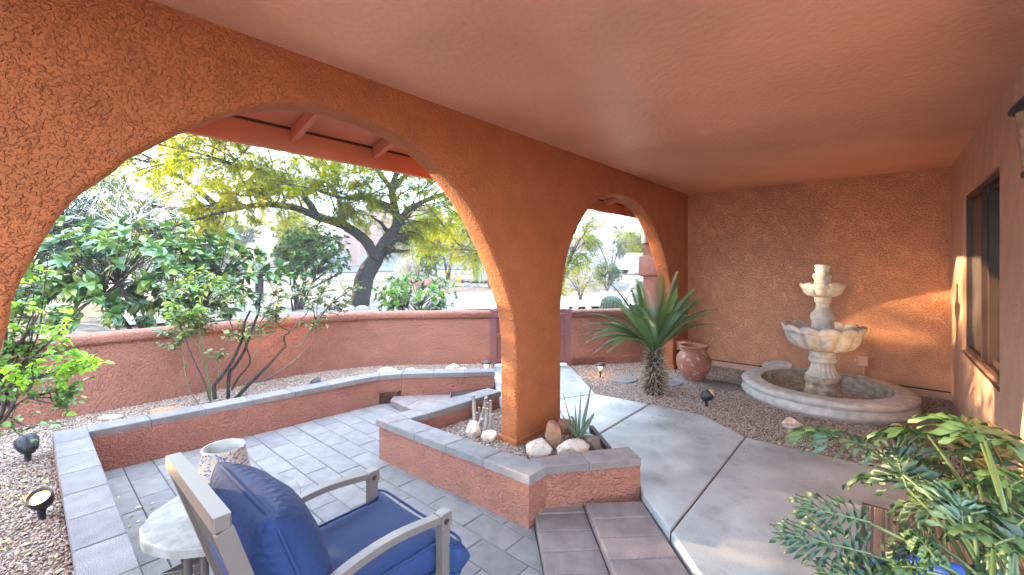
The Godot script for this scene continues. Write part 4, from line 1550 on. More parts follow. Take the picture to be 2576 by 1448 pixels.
# a broad-leaved shrub: stems from the base to clumps in an ellipsoid crown, a rosette of leaves round each clump
func shrub(called: String, label: String, category: String, base: Vector3, center: Vector3, rad: Vector3, clumps: int, per: int, meshes: Array, key: String, cols: Array, n_parts: int, sd: int, stem_mat := "cane", stem_r := 0.012, shell := 0.55, scale := 1.0) -> Node3D:
	var rng := RandomNumberGenerator.new()
	rng.seed = sd
	var t := thing(called, label, category, base)
	var c := center - base
	var st := mb(true)
	var hubs := []
	for k in 6:
		var h := c + Vector3(rng.randf_range(-0.5, 0.5) * rad.x, rng.randf_range(-0.7, -0.1) * rad.y, rng.randf_range(-0.5, 0.5) * rad.z)
		hubs.append(h)
		var o := Vector3(rng.randf_range(-0.05, 0.05), -0.05, rng.randf_range(-0.05, 0.05))
		var mid := o.lerp(h, 0.5) + Vector3(rng.randf_range(-0.06, 0.06), 0.05, rng.randf_range(-0.06, 0.06)) * rad.x
		tube(st, smooth_path([o, mid, h], 3), taper(7, stem_r * 1.6, stem_r * 0.8), 7, true, 0.15, k)
	var xfs := []
	for k in clumps:
		var d := Vector3(rng.randfn(), rng.randfn() * 0.9 + 0.15, rng.randfn()).normalized()
		var q := c + d * rad * pow(rng.randf_range(shell, 1.0), 0.6) * rng.randf_range(0.85, 1.1)
		var h: Vector3 = hubs[rng.randi() % hubs.size()]
		for g in hubs:
			if q.distance_to(g) < q.distance_to(h):
				h = g
		var mid := h.lerp(q, 0.5) + Vector3(0, 0.06 * rad.y, 0)
		tube(st, smooth_path([h, mid, q], 2), taper(5, stem_r * 0.5, stem_r * 0.22), 5, false)
		var out := (d * 0.7 + Vector3(0, 0.5, 0)).normalized()
		var f := frame_for(out, Vector3(0.3, 0.2, 0.9))
		for i in per:
			var a := TAU * (i * 0.382) + rng.randf() * 0.5
			var spread := lerpf(0.5, 1.25, rng.randf())
			var dir := (f.y * cos(spread) + (f.x * cos(a) + f.z * sin(a)) * sin(spread)).normalized()
			dir = (dir + Vector3(0, -0.25, 0)).normalized()
			var s := rng.randf_range(0.7, 1.15) * scale
			xfs.append(Transform3D(frame_for(dir, (Vector3.UP + Vector3(rng.randfn(), rng.randfn(), rng.randfn()) * 0.35).normalized()) * Basis.from_scale(Vector3.ONE * s), q - f.y * 0.06 * scale * float(i) / per + dir * 0.01))
	obj("stems", st, M[stem_mat], t)
	put_leaves(t, meshes, xfs, key, cols, n_parts, rng)
	return t

func branchlet(st: SurfaceTool, p: Vector3, dir: Vector3, len: float, r: float, depth: int, rng: RandomNumberGenerator, tips: Array, droop: float) -> void:
	var n := 4
	var pts := PackedVector3Array([p])
	var d := dir.normalized()
	for i in n:
		d = (d + Vector3(rng.randfn(), rng.randfn() * 0.7, rng.randfn()) * 0.22 + Vector3(0, -droop * float(i) / n, 0)).normalized()
		pts.append(pts[i] + d * len / n)
	tube(st, pts, taper(n + 1, r, r * 0.45), 5 if depth > 0 else 3, false)
	if depth == 0:
		tips.append(pts)
		return
	var kids := rng.randi_range(3, 5)
	for k in kids:
		var i := rng.randi_range(1, n)
		var side := Vector3(rng.randfn(), rng.randfn() * 0.55 + 0.1, rng.randfn()).normalized()
		branchlet(st, pts[i], (d * 0.75 + side * 0.8).normalized(), len * rng.randf_range(0.5, 0.75), r * 0.5, depth - 1, rng, tips, droop)

func sprays_on(tips: Array, per: int, size: float, rng: RandomNumberGenerator, hang: float) -> Array:
	var out := []
	for pts in tips:
		for k in per:
			var f: float = rng.randf_range(0.05, 1.0) * (pts.size() - 1)
			var i := mini(int(f), pts.size() - 2)
			var p: Vector3 = pts[i].lerp(pts[i + 1], f - i)
			var d: Vector3 = (pts[i + 1] - pts[i]).normalized()
			var side := Vector3(rng.randfn(), rng.randfn() * 0.6 - hang, rng.randfn()).normalized()
			var dir := (d * 0.4 + side).normalized()
			out.append(Transform3D(frame_for(dir, Vector3(rng.randfn(), 1.2, rng.randfn()).normalized()) * Basis.from_scale(Vector3.ONE * size * rng.randf_range(0.65, 1.25)), p))
	return out

func tint(n: int, cols: Array, rng: RandomNumberGenerator) -> PackedColorArray:
	var o := PackedColorArray()
	for i in n:
		var c: Color = cols[rng.randi() % cols.size()].srgb_to_linear()
		var f := rng.randf_range(0.75, 1.25)
		o.append(Color(c.r * f, c.g * f, c.b * f))
	return o

# a tree from hand-placed limbs: [points, start radius, end radius, branches, reach]
func limb_tree(called: String, label: String, base: Vector3, limbs: Array, bark: String, cols: Array, per: int, size: float, sd: int, hang := 0.35, depth := 2) -> Node3D:
	var rng := RandomNumberGenerator.new()
	rng.seed = sd
	var t := thing(called, label, "tree", base)
	var st := mb(true)
	var tw := mb(true)
	var tips := []
	for l in limbs:
		var pts := []
		for p in l[0]:
			pts.append(p - base)
		var sp := smooth_path(pts, 5)
		tube(st, sp, taper(sp.size(), l[1], l[2]), 12, true, 0.16, int(l[1] * 1000))
		for k in int(l[3]):
			var i := rng.randi_range(int(sp.size() * 0.3), sp.size() - 2)
			var d := (sp[i + 1] - sp[i]).normalized()
			var side := Vector3(rng.randfn(), rng.randfn() * 0.6 + 0.35, rng.randfn()).normalized()
			branchlet(tw, sp[i], (d * 0.6 + side).normalized(), l[4] * rng.randf_range(0.6, 1.1), maxf(l[2] * 0.6, 0.012), depth, rng, tips, 0.16)
		branchlet(tw, sp[sp.size() - 1], (sp[sp.size() - 1] - sp[sp.size() - 2]).normalized(), l[4] * 0.9, l[2] * 0.9, depth, rng, tips, 0.16)
	obj("trunk", st, M[bark], t)
	obj("branches", tw, M[bark], t)
	var xs := sprays_on(tips, per, size, rng, hang)
	multi("crown", spray_mesh(sd), M.feather, xs, t, tint(xs.size(), cols, rng))
	return t

# a smaller tree grown at random from its base
func small_tree(called: String, label: String, base: Vector3, height: float, spread: float, trunk_r: float, stems: int, bark: String, cols: Array, per: int, size: float, sd: int, hang := 0.3, depth := 2, cat := "tree", group := "") -> Node3D:
	var rng := RandomNumberGenerator.new()
	rng.seed = sd
	var t := thing(called, label, cat, base, 0.0, group)
	var st := mb(true)
	var tw := mb(true)
	var tips := []
	for k in stems:
		var a := TAU * (k + rng.randf() * 0.5) / stems
		var outw := Vector3(cos(a), 0, sin(a)) * spread
		var pts := [Vector3(cos(a), -0.1, sin(a)) * trunk_r * (0.5 if stems > 1 else 0.0), outw * 0.15 + Vector3(0, height * 0.3, 0), outw * 0.4 + Vector3(0, height * 0.55, 0), outw * 0.7 + Vector3(0, height * 0.75, 0)]
		var sp := smooth_path(pts, 3)
		tube(st, sp, taper(sp.size(), trunk_r, trunk_r * 0.35), 8, true, 0.12, k)
		for j in 7:
			var i := rng.randi_range(int(sp.size() * 0.35), sp.size() - 2)
			var side := Vector3(rng.randfn(), rng.randfn() * 0.5 + 0.4, rng.randfn()).normalized()
			branchlet(tw, sp[i], side, spread * rng.randf_range(0.5, 0.9), trunk_r * 0.3, depth, rng, tips, 0.14)
		branchlet(tw, sp[sp.size() - 1], Vector3(cos(a) * 0.6, 0.8, sin(a) * 0.6), spread * 0.8, trunk_r * 0.33, depth, rng, tips, 0.14)
	obj("trunk", st, M[bark], t)
	obj("branches", tw, M[bark], t)
	var xs := sprays_on(tips, per, size, rng, hang)
	if xs.size() > 0:
		multi("crown", spray_mesh(sd), M.feather, xs, t, tint(xs.size(), cols, rng))
	return t

func build_cycad() -> void:
	var at := Vector3(-2.006, 0, -4.843)
	var t := thing("cycad", "sago cycad with a shaggy brown trunk and stiff dark green fronds", "cycad", at)
	var rng := RandomNumberGenerator.new()
	rng.seed = 31
	var st := mb(true)
	lathe(st, [[0.01, 0.52], [0.07, 0.50], [0.09, 0.44], [0.098, 0.34], [0.098, 0.2], [0.11, 0.08], [0.118, -0.03]], 20)
	obj("trunk", st, M.bark, t)
	# shaggy leaf bases
	st = mb()
	quad(st, Vector3(-0.5, 0, 0), Vector3(0.5, 0, 0), Vector3(0.25, 1, -0.1), Vector3(-0.25, 1, -0.1))
	quad(st, Vector3(0, 0, 0.22), Vector3(0, 0, -0.22), Vector3(0, 1, -0.28), Vector3(0, 1, 0.05))
	var sm := fin(st)
	var xs := []
	for k in 1100:
		var h := rng.randf() * 0.51
		var a := rng.randf() * TAU
		var r := 0.092 + 0.01 * sin(h * 9.0)
		var out := Vector3(cos(a), 0, sin(a))
		var up := rng.randf_range(-0.75, 0.15) if h < 0.40 else rng.randf_range(0.2, 1.4)
		var dir := (out + Vector3(rng.randfn() * 0.25, up, rng.randfn() * 0.25)).normalized()
		xs.append(Transform3D(frame_for(dir) * Basis.from_scale(Vector3(0.012, rng.randf_range(0.045, 0.085), 0.014)), out * r * 0.95 + Vector3(0, h, 0)))
	multi("leaf_bases", sm, M.gravel, xs, t, tint(xs.size(), [lin(0.36, 0.25, 0.15), lin(0.24, 0.155, 0.095), lin(0.46, 0.36, 0.25), lin(0.16, 0.11, 0.08)], rng))
	var right := Vector3(0.7544, 0, -0.6564)
	var away := Vector3(-0.6564, 0, -0.7544)
	# tips: to the right, up, away from the eye
	var tips := [[-0.72, 0.27, 0.05], [-0.66, 0.36, 0.2], [-0.60, -0.03, 0.1], [-0.55, 0.05, -0.3], [-0.64, 0.14, 0.25], [-0.48, 0.56, -0.25], [-0.36, 0.66, 0.2], [-0.22, 0.74, -0.25], [-0.10, 0.78, 0.25], [0.03, 0.80, -0.1], [0.13, 0.84, 0.2], [0.24, 0.86, 0.05], [0.30, 0.70, -0.3], [0.44, 0.66, 0.1], [0.56, 0.58, 0.15], [0.60, 0.46, -0.1], [0.52, 0.34, 0.25], [-0.3, 0.42, -0.5], [0.05, 0.5, -0.55], [0.33, 0.42, -0.5], [-0.2, 0.4, 0.6], [0.2, 0.42, 0.6], [-0.5, 0.22, 0.45], [0.46, 0.2, 0.4], [-0.42, 0.0, 0.4], [-0.62, 0.2, -0.15], [0.5, 0.5, 0.4], [-0.1, 0.66, 0.45], [-0.7, 0.1, -0.1], [0.6, 0.26, 0.0], [0.05, 0.7, -0.4], [-0.35, 0.55, -0.4], [0.36, 0.55, 0.35], [-0.55, 0.42, 0.0], [0.18, 0.75, -0.15]]
	palette("frond", [lin(0.04, 0.095, 0.02), lin(0.055, 0.12, 0.024), lin(0.035, 0.085, 0.028), lin(0.075, 0.14, 0.03)], 0.45, Color(0.14, 0.22, 0.05))
	mat("frond_rib", lin(0.12, 0.15, 0.035), 0.5)
	for k in tips.size():
		var q: Vector3 = right * tips[k][0] + Vector3(0, tips[k][1], 0) + away * tips[k][2]
		var c0 := Vector3(q.x, 0, q.z).normalized() * 0.03 + Vector3(0, 0.49, 0)
		var c2 := c0 + q * rng.randf_range(1.04, 1.16)
		var c1 := c0 + q * 0.5 + Vector3(0, 0.15 + 0.14 * (1.0 - clampf(q.y, 0, 1)), 0)
		var pts := PackedVector3Array()
		var N := 16
		for i in N + 1:
			var u := float(i) / N
			pts.append(c0.lerp(c1, u).lerp(c1.lerp(c2, u), u))
		st = mb(true)
		tube(st, pts, taper(N + 1, 0.006, 0.002), 6, false)
		var rach := mb()
		for i in range(2, 42):
			var u := i / 42.0
			var f := u * N
			var b := mini(int(f), N - 1)
			var p := pts[b].lerp(pts[b + 1], f - b)
			var d := (pts[b + 1] - pts[b]).normalized()
			var side := d.cross(Vector3.UP).normalized()
			var up := side.cross(d).normalized()
			var ln := 0.135 * pow(sin(PI * clampf(u * 0.86 + 0.12, 0.0, 1.0)), 0.7)
			for s: float in [-1.0, 1.0]:
				var ld := (d * 0.58 + side * s * 0.85 + up * 0.26).normalized() * ln * rng.randf_range(0.92, 1.06)
				var w := d * 0.0044
				tri(rach, p - w, p + w, p + ld * 0.6 + w * 0.8 - up * 0.002)
				tri(rach, p - w, p + ld * 0.6 + w * 0.8 - up * 0.002, p + ld - up * ln * 0.2)
		var fr := obj("frond", rach, M["frond%d" % (rng.randi() % 4)], t)
		obj("rachis", st, M.frond_rib, fr)

func build_aloe() -> void:
	var t := thing("aloe", "grey green aloe with long pointed blades in the planter right of the column", "aloe", Vector3(-1.935, 0.02, -3.07))
	var right := Vector3(0.7544, 0, -0.6564)
	var away := Vector3(-0.6564, 0, -0.7544)
	var m := mat("aloe_skin", lin(0.15, 0.20, 0.115), 0.45)
	m.albedo_texture = M.eave_paint.albedo_texture
	tri_map(m, 3.0, false)
	var blades := [[-0.12, 0.33, 0.02, 0.013], [-0.16, 0.22, -0.05, 0.016], [0.035, 0.34, 0.05, 0.012], [0.11, 0.44, -0.03, 0.019], [-0.02, 0.26, 0.04, 0.011], [0.115, 0.19, -0.08, 0.024], [0.15, 0.12, -0.02, 0.017], [-0.13, 0.07, -0.06, 0.020], [0.17, -0.04, -0.10, 0.020], [-0.06, 0.10, 0.08, 0.016]]
	for k in blades.size():
		var b: Array = blades[k]
		var tip: Vector3 = right * b[0] + Vector3(0, b[1] + 0.06, 0) + away * b[2]
		var h := Vector3(tip.x, 0, tip.z)
		var p0 := Vector3(0, 0.03, 0) + h * 0.1
		var p1 := p0 + h * 0.55 + Vector3(0, maxf(tip.y, 0.06) * (0.42 if b[1] > 0.15 else 1.25), 0)
		var st := mb(true)
		var last := PackedVector3Array()
		var N := 9
		for i in N + 1:
			var u := float(i) / N
			var p := p0.lerp(p1, u).lerp(p1.lerp(tip, u), u)
			var d := ((p1 - p0).lerp(tip - p1, u)).normalized()
			var sd := d.cross(Vector3.UP if absf(d.y) < 0.97 else away).normalized()
			var nr := sd.cross(d).normalized()
			var w: float = b[3] * (1.0 - pow(u, 1.5)) + 0.0015
			if k == 5:
				w = b[3] * (1.0 - 0.35 * u)
			var ring := PackedVector3Array([p - sd * w + nr * w * 0.35, p + nr * w * -0.05, p + sd * w + nr * w * 0.35, p + sd * w * 0.6 - nr * w * 0.5, p - nr * w * 0.7, p - sd * w * 0.6 - nr * w * 0.5])
			if i > 0:
				for j in 6:
					var j2 := (j + 1) % 6
					quad(st, ring[j2], ring[j], last[j], last[j2])
			last = ring
		obj("blade", st, m, t)

# a split-leaf philodendron blade along +y, upper side towards -z
func lobed_leaf(len: float, wid: float, lobes: int, sd: int, arch: float) -> ArrayMesh:
	var rng := RandomNumberGenerator.new()
	rng.seed = sd
	var st := mb(true)
	for s: float in [-1.0, 1.0]:
		for i in lobes:
			var u := (i + 0.5) / lobes
			var y0 := len * (0.02 + 0.86 * u)
			var ang := lerpf(1.9, 0.42, pow(u, 0.8)) + rng.randf_range(-0.08, 0.08)
			var ll := wid * (0.42 + 0.58 * sin(PI * clampf(0.16 + u * 0.72, 0.0, 1.0))) * rng.randf_range(0.88, 1.08)
			var d := Vector3(s * sin(ang), cos(ang), 0)
			var pr := Vector3(d.y, -d.x, 0) * s
			var bw := len * 0.86 / lobes * 0.44
			var N := 6
			var last := []
			for k in N + 1:
				var t := float(k) / N
				var c := Vector3(0, y0, 0) + d * ll * t + Vector3(0, 0.12 * ll * t * t, 0)
				var w := bw * lerpf(1.0, 0.55, ss(0.0, 0.4, t)) * (1.0 + 0.5 * sin(PI * clampf((t - 0.35) / 0.65, 0.0, 1.0)))
				if k == N:
					w = bw * 0.12
				var z := arch * ((c.y / len) * (c.y / len)) * len + 0.35 * ll * t * t * 0.6 - 0.10 * ll * sin(PI * t)
				var rip := 0.012 * sin(t * 9.0 + i * 2.0)
				var row := [c + pr * w + Vector3(0, 0, z + rip), c + Vector3(0, 0, z - 0.006 - 0.05 * w), c - pr * w + Vector3(0, 0, z - rip)]
				if k > 0:
					if s > 0:
						quad(st, last[0], row[0], row[1], last[1])
						quad(st, last[1], row[1], row[2], last[2])
					else:
						quad(st, last[0], last[1], row[1], row[0])
						quad(st, last[1], last[2], row[2], row[1])
				last = row
	# tip lobe
	var tp := Vector3(0, len * 1.08, arch * len * 1.15)
	quad(st, Vector3(-len * 0.05, len * 0.86, arch * len * 0.74), Vector3(0, len * 0.84, arch * len * 0.72), Vector3(len * 0.05, len * 0.86, arch * len * 0.74), tp)
	return fin(st)

func build_philodendron() -> void:
	var pot := thing("plant_pot", "glossy cobalt blue pot at the lower right corner", "pot", Vector3(0.24, 0.0, -1.84))
	pot.scale = Vector3(1.0, 1.03, 1.0)
	var st := mb(true)
	lathe(st, [[0.24, 0.36], [0.255, 0.42], [0.262, 0.448], [0.275, 0.455], [0.292, 0.45], [0.295, 0.43], [0.285, 0.405], [0.275, 0.38], [0.27, 0.25], [0.24, 0.1], [0.2, 0.0]], 56)
	obj("body", st, M.glaze_blue, pot)
	st = mb(true)
	lathe(st, [[0.001, 0.385], [0.26, 0.38]], 30)
	obj("soil", st, M.bark, pot)
	var base := Vector3(0.26, 0.43, -1.82)
	var t := thing("philodendron", "split leaf philodendron with long green stalks growing from the blue pot", "philodendron", base)
	palette("philo", [lin(0.020, 0.05, 0.018), lin(0.028, 0.064, 0.02), lin(0.042, 0.088, 0.024), lin(0.017, 0.042, 0.02), lin(0.055, 0.11, 0.055)], 0.5, Color(0.14, 0.2, 0.06))
	# [stalk end, tip, blade length, half width, colour, roll hint]
	var L := PHILO
	var rng := RandomNumberGenerator.new()
	rng.seed = 14
	for k in L.size():
		var e: Vector3 = L[k][0] - base
		var tip: Vector3 = L[k][1] - base
		var o := Vector3(rng.randf_range(-0.05, 0.05), 0, rng.randf_range(-0.05, 0.05))
		var mid := o.lerp(e, 0.5) + Vector3(0, 0.10 * e.length() + 0.02, 0) - Vector3(e.x, 0, e.z) * 0.12
		var sp := smooth_path([o, mid, e], 6)
		st = mb(true)
		tube(st, sp, taper(sp.size(), 0.0085, 0.0045), 9, false)
		var stalk := obj("stalk", st, M["philo_stem%d" % (k % 2)], t)
		var d := tip - e
		var b := frame_for(d.normalized(), L[k][5])
		part("blade", lobed_leaf(d.length(), L[k][3], L[k][2], 40 + k, 0.16), M["philo%d" % L[k][4]], stalk, Transform3D(b, e))
		st = mb(true)
		var rib := PackedVector3Array()
		for i in 6:
			var u := i / 5.0
			rib.append(e + b * Vector3(0, d.length() * u, 0.16 * d.length() * u * u - 0.007))
		tube(st, rib, taper(6, 0.004, 0.0012), 5, false)
		obj("midrib", st, M.philo_stem1, stalk)

var PHILO := []

func build_roses() -> void:
	var base := Vector3(-5.36, 0.02, -1.42)
	var t := thing("rose_bush", "leggy rose bush with bare dark canes in front of the courtyard wall", "rose bush", base)
	var rng := RandomNumberGenerator.new()
	rng.seed = 17
	palette("rose", [lin(0.09, 0.145, 0.055), lin(0.14, 0.20, 0.065), lin(0.20, 0.25, 0.075), lin(0.07, 0.11, 0.065), lin(0.26, 0.22, 0.065)], 0.5, Color(0.6, 0.75, 0.25))
	var lm := [leaf_mesh(0.058, 0.040, 0.25, 0.012), leaf_mesh(0.050, 0.036, 0.4, 0.02)]
	var xfs := []
	for k in ROSE.size():
		var pts := []
		var dx := rng.randf_range(-0.16, 0.16)
		for i in ROSE[k][2].size():
			var p: Vector3 = ROSE[k][2][i] - base
			var f: float = float(i) / (ROSE[k][2].size() - 1)
			# spread about the wall: the higher, the farther out of the plane
			p.x += dx * f * (1.0 if ROSE[k][0] != "k" else 0.4)
			pts.append(p)
		var sp := smooth_path(pts, 4)
		var r: float = ROSE[k][1]
		var st := mb(true)
		tube(st, sp, taper(sp.size(), r, r * 0.5), 8, true, 0.22 if ROSE[k][0] == "k" else 0.08, k)
		obj("cane", st, M.bark if ROSE[k][0] == "k" else (M.green_stem if ROSE[k][0] == "g" else M.cane), t)
		if ROSE[k][0] == "k" and r > 0.015:
			continue
		var tw := mb(true)
		for j in 13:
			var i := rng.randi_range(int(sp.size() * 0.55), sp.size() - 1)
			var d := Vector3(rng.randfn() * 0.7, rng.randf_range(0.1, 0.9), rng.randfn() * 0.9).normalized()
			var q := sp[i] + d * rng.randf_range(0.08, 0.26)
			if sp[i].y < 0.62 and rng.randf() > 0.12:
				continue
			tube(tw, PackedVector3Array([sp[i], sp[i].lerp(q, 0.5) + Vector3(0, 0.015, 0), q]), taper(3, 0.0034, 0.0018), 5, false)
			for m in 9:
				var u := 0.2 + 0.8 * m / 8.0
				var ld := Vector3(rng.randfn(), rng.randf_range(-0.5, 0.45), rng.randfn()).normalized()
				xfs.append(Transform3D(frame_for(ld, Vector3(rng.randfn() * 0.4, 1, rng.randfn() * 0.4).normalized()) * Basis.from_scale(Vector3.ONE * rng.randf_range(0.7, 1.25)), sp[i].lerp(q, u)))
		obj("twigs", tw, M.cane, t)
	put_leaves(t, lm, xfs, "rose", [M.rose0.albedo_color, M.rose1.albedo_color, M.rose2.albedo_color, M.rose3.albedo_color, M.rose4.albedo_color], 300, rng)

func build_left_bush() -> void:
	var base := Vector3(-4.78, 0.03, 0.24)
	var t := thing("leafy_bush", "bright green loose bush at the left edge above the finned spotlight", "bush", base)
	var rng := RandomNumberGenerator.new()
	rng.seed = 23
	palette("lime", [lin(0.10, 0.21, 0.03), lin(0.14, 0.27, 0.04), lin(0.075, 0.165, 0.025), lin(0.19, 0.31, 0.07)], 0.45, Color(0.8, 1.0, 0.25))
	var lm := [leaf_mesh(0.052, 0.040, 0.2, 0.010, 1.2, 5, 0.003), leaf_mesh(0.044, 0.034, 0.35, 0.016, 1.2, 5, 0.003)]
	var xfs := []
	var st := mb(true)
	tube(st, smooth_path([Vector3(0, -0.05, 0), Vector3(0.03, 0.1, -0.02), LEFT[0][1][0] - base], 3), taper(7, 0.022, 0.015), 8, true, 0.15, 3)
	obj("trunk", st, M.cane, t)
	for k in LEFT.size():
		for c in 3:
			var pts := []
			var off := Vector3(rng.randf_range(-0.22, 0.12), rng.randf_range(-0.12, 0.12), rng.randf_range(-0.05, 0.30)) if c > 0 else Vector3.ZERO
			for i in LEFT[k][1].size():
				var f: float = float(i) / (LEFT[k][1].size() - 1)
				pts.append(LEFT[k][1][i] - base + off * f)
			var sp := smooth_path(pts, 4)
			st = mb(true)
			tube(st, sp, taper(sp.size(), LEFT[k][0], LEFT[k][0] * 0.3), 6, false, 0.1, k)
			obj("branch", st, M.cane, t)
			var tw := mb(true)
			for j in 9:
				var i := rng.randi_range(int(sp.size() * 0.35), sp.size() - 1)
				var d := Vector3(rng.randfn(), rng.randfn() * 0.6 + 0.15, rng.randfn()).normalized()
				var q := sp[i] + d * rng.randf_range(0.05, 0.16)
				tube(tw, PackedVector3Array([sp[i], q]), taper(2, 0.002, 0.001), 4, false)
				for m in 5:
					var ld := (d * 0.5 + Vector3(rng.randfn(), rng.randfn() * 0.5 - 0.1, rng.randfn())).normalized()
					if sp[i].y > 0.5 or m < 2:
						xfs.append(Transform3D(frame_for(ld, Vector3(rng.randfn() * 0.5, 1, rng.randfn() * 0.5).normalized()) * Basis.from_scale(Vector3.ONE * rng.randf_range(0.7, 1.25)), sp[i].lerp(q, rng.randf_range(0.3, 1.0))))
			obj("twigs", tw, M.cane, t)
	put_leaves(t, lm, xfs, "lime", [M.lime0.albedo_color, M.lime1.albedo_color, M.lime2.albedo_color, M.lime3.albedo_color], 300, rng)

var ROSE := [
	["g", 0.006, [Vector3(-5.36, 0.05, -1.20), Vector3(-5.36, 0.21, -1.12), Vector3(-5.36, 0.36, -1.09), Vector3(-5.36, 0.51, -1.08), Vector3(-5.36, 0.60, -1.07), Vector3(-5.36, 0.69, -1.05), Vector3(-5.36, 0.80, -1.03)]],
	["d", 0.008, [Vector3(-5.36, 0.04, -1.30), Vector3(-5.36, 0.31, -1.23), Vector3(-5.36, 0.47, -1.17), Vector3(-5.36, 0.65, -1.11), Vector3(-5.36, 0.83, -1.06), Vector3(-5.36, 1.01, -0.95), Vector3(-5.36, 1.11, -0.93)]],
	["g", 0.006, [Vector3(-5.36, 0.02, -1.31), Vector3(-5.36, 0.32, -1.28), Vector3(-5.36, 0.63, -1.24), Vector3(-5.36, 0.83, -1.23), Vector3(-5.36, 0.87, -1.18), Vector3(-5.36, 1.08, -1.08), Vector3(-5.36, 1.28, -1.02)]],
	["g", 0.006, [Vector3(-5.36, 0.02, -1.30), Vector3(-5.36, 0.38, -1.26), Vector3(-5.36, 0.58, -1.22), Vector3(-5.36, 0.78, -1.20), Vector3(-5.36, 0.83, -1.23), Vector3(-5.36, 0.97, -1.30), Vector3(-5.36, 1.12, -1.32)]],
	["g", 0.006, [Vector3(-5.36, 0.03, -1.31), Vector3(-5.36, 0.42, -1.26), Vector3(-5.36, 0.71, -1.21), Vector3(-5.36, 0.87, -1.19), Vector3(-5.36, 1.22, -1.22), Vector3(-5.36, 1.40, -1.22)]],
	["g", 0.005, [Vector3(-5.36, 0.64, -1.20), Vector3(-5.36, 0.75, -1.12), Vector3(-5.36, 0.90, -1.06), Vector3(-5.36, 1.00, -1.13)]],
	["k", 0.021, [Vector3(-5.36, 0.07, -1.34), Vector3(-5.36, 0.21, -1.33), Vector3(-5.36, 0.27, -1.37), Vector3(-5.36, 0.41, -1.47), Vector3(-5.36, 0.56, -1.54), Vector3(-5.36, 0.70, -1.59), Vector3(-5.36, 0.87, -1.61), Vector3(-5.36, 0.99, -1.66)]],
	["k", 0.017, [Vector3(-5.36, 0.02, -1.46), Vector3(-5.36, 0.31, -1.47), Vector3(-5.36, 0.38, -1.52), Vector3(-5.36, 0.52, -1.61), Vector3(-5.36, 0.65, -1.66), Vector3(-5.36, 0.88, -1.74), Vector3(-5.36, 0.96, -1.77), Vector3(-5.36, 1.14, -1.79), Vector3(-5.36, 1.32, -1.82)]],
	["k", 0.012, [Vector3(-5.36, 0.13, -1.49), Vector3(-5.36, 0.26, -1.56), Vector3(-5.36, 0.40, -1.67), Vector3(-5.36, 0.59, -1.63), Vector3(-5.36, 0.68, -1.62), Vector3(-5.36, 0.74, -1.53)]],
	["d", 0.007, [Vector3(-5.36, 0.74, -1.53), Vector3(-5.36, 0.90, -1.47), Vector3(-5.36, 1.11, -1.42), Vector3(-5.36, 1.26, -1.38)]],
	["d", 0.007, [Vector3(-5.36, 0.68, -1.62), Vector3(-5.36, 0.72, -1.66), Vector3(-5.36, 0.89, -1.80), Vector3(-5.36, 1.08, -1.88), Vector3(-5.36, 1.24, -1.94)]],
	["g", 0.005, [Vector3(-5.36, 0.41, -1.68), Vector3(-5.36, 0.55, -1.75), Vector3(-5.36, 0.74, -1.83), Vector3(-5.36, 0.88, -1.94)]],
	["k", 0.025, [Vector3(-5.36, 0.02, -1.52), Vector3(-5.36, 0.16, -1.66), Vector3(-5.36, 0.31, -1.83), Vector3(-5.36, 0.43, -1.95), Vector3(-5.36, 0.54, -2.05)]],
	["k", 0.010, [Vector3(-5.36, 0.54, -2.05), Vector3(-5.36, 0.65, -2.03), Vector3(-5.36, 0.70, -2.09), Vector3(-5.36, 0.77, -1.99), Vector3(-5.36, 0.87, -1.93), Vector3(-5.36, 0.99, -1.94), Vector3(-5.36, 1.13, -1.96)]],
	["d", 0.012, [Vector3(-5.36, 0.52, -2.05), Vector3(-5.36, 0.51, -2.20), Vector3(-5.36, 0.64, -2.32), Vector3(-5.36, 0.76, -2.41), Vector3(-5.36, 0.97, -2.57), Vector3(-5.36, 1.10, -2.75), Vector3(-5.36, 1.19, -2.91)]],
	["d", 0.011, [Vector3(-5.36, 0.17, -1.73), Vector3(-5.36, 0.18, -1.85), Vector3(-5.36, 0.28, -2.05), Vector3(-5.36, 0.41, -2.24), Vector3(-5.36, 0.49, -2.33), Vector3(-5.36, 0.56, -2.42), Vector3(-5.36, 0.69, -2.42), Vector3(-5.36, 0.95, -2.39)]],
	["d", 0.008, [Vector3(-5.36, 0.70, -2.09), Vector3(-5.36, 0.82, -2.23), Vector3(-5.36, 0.91, -2.33), Vector3(-5.36, 1.05, -2.36), Vector3(-5.36, 1.17, -2.27)]],
	["d", 0.006, [Vector3(-5.36, 0.64, -2.32), Vector3(-5.36, 0.83, -2.43), Vector3(-5.36, 1.02, -2.46), Vector3(-5.36, 1.18, -2.57)]],
	["d", 0.006, [Vector3(-5.36, 0.74, -2.39), Vector3(-5.36, 0.74, -2.57), Vector3(-5.36, 0.88, -2.73), Vector3(-5.36, 0.98, -2.81)]],
	["g", 0.004, [Vector3(-5.36, 0.29, -1.37), Vector3(-5.36, 0.45, -1.38), Vector3(-5.36, 0.62, -1.40)]],
]
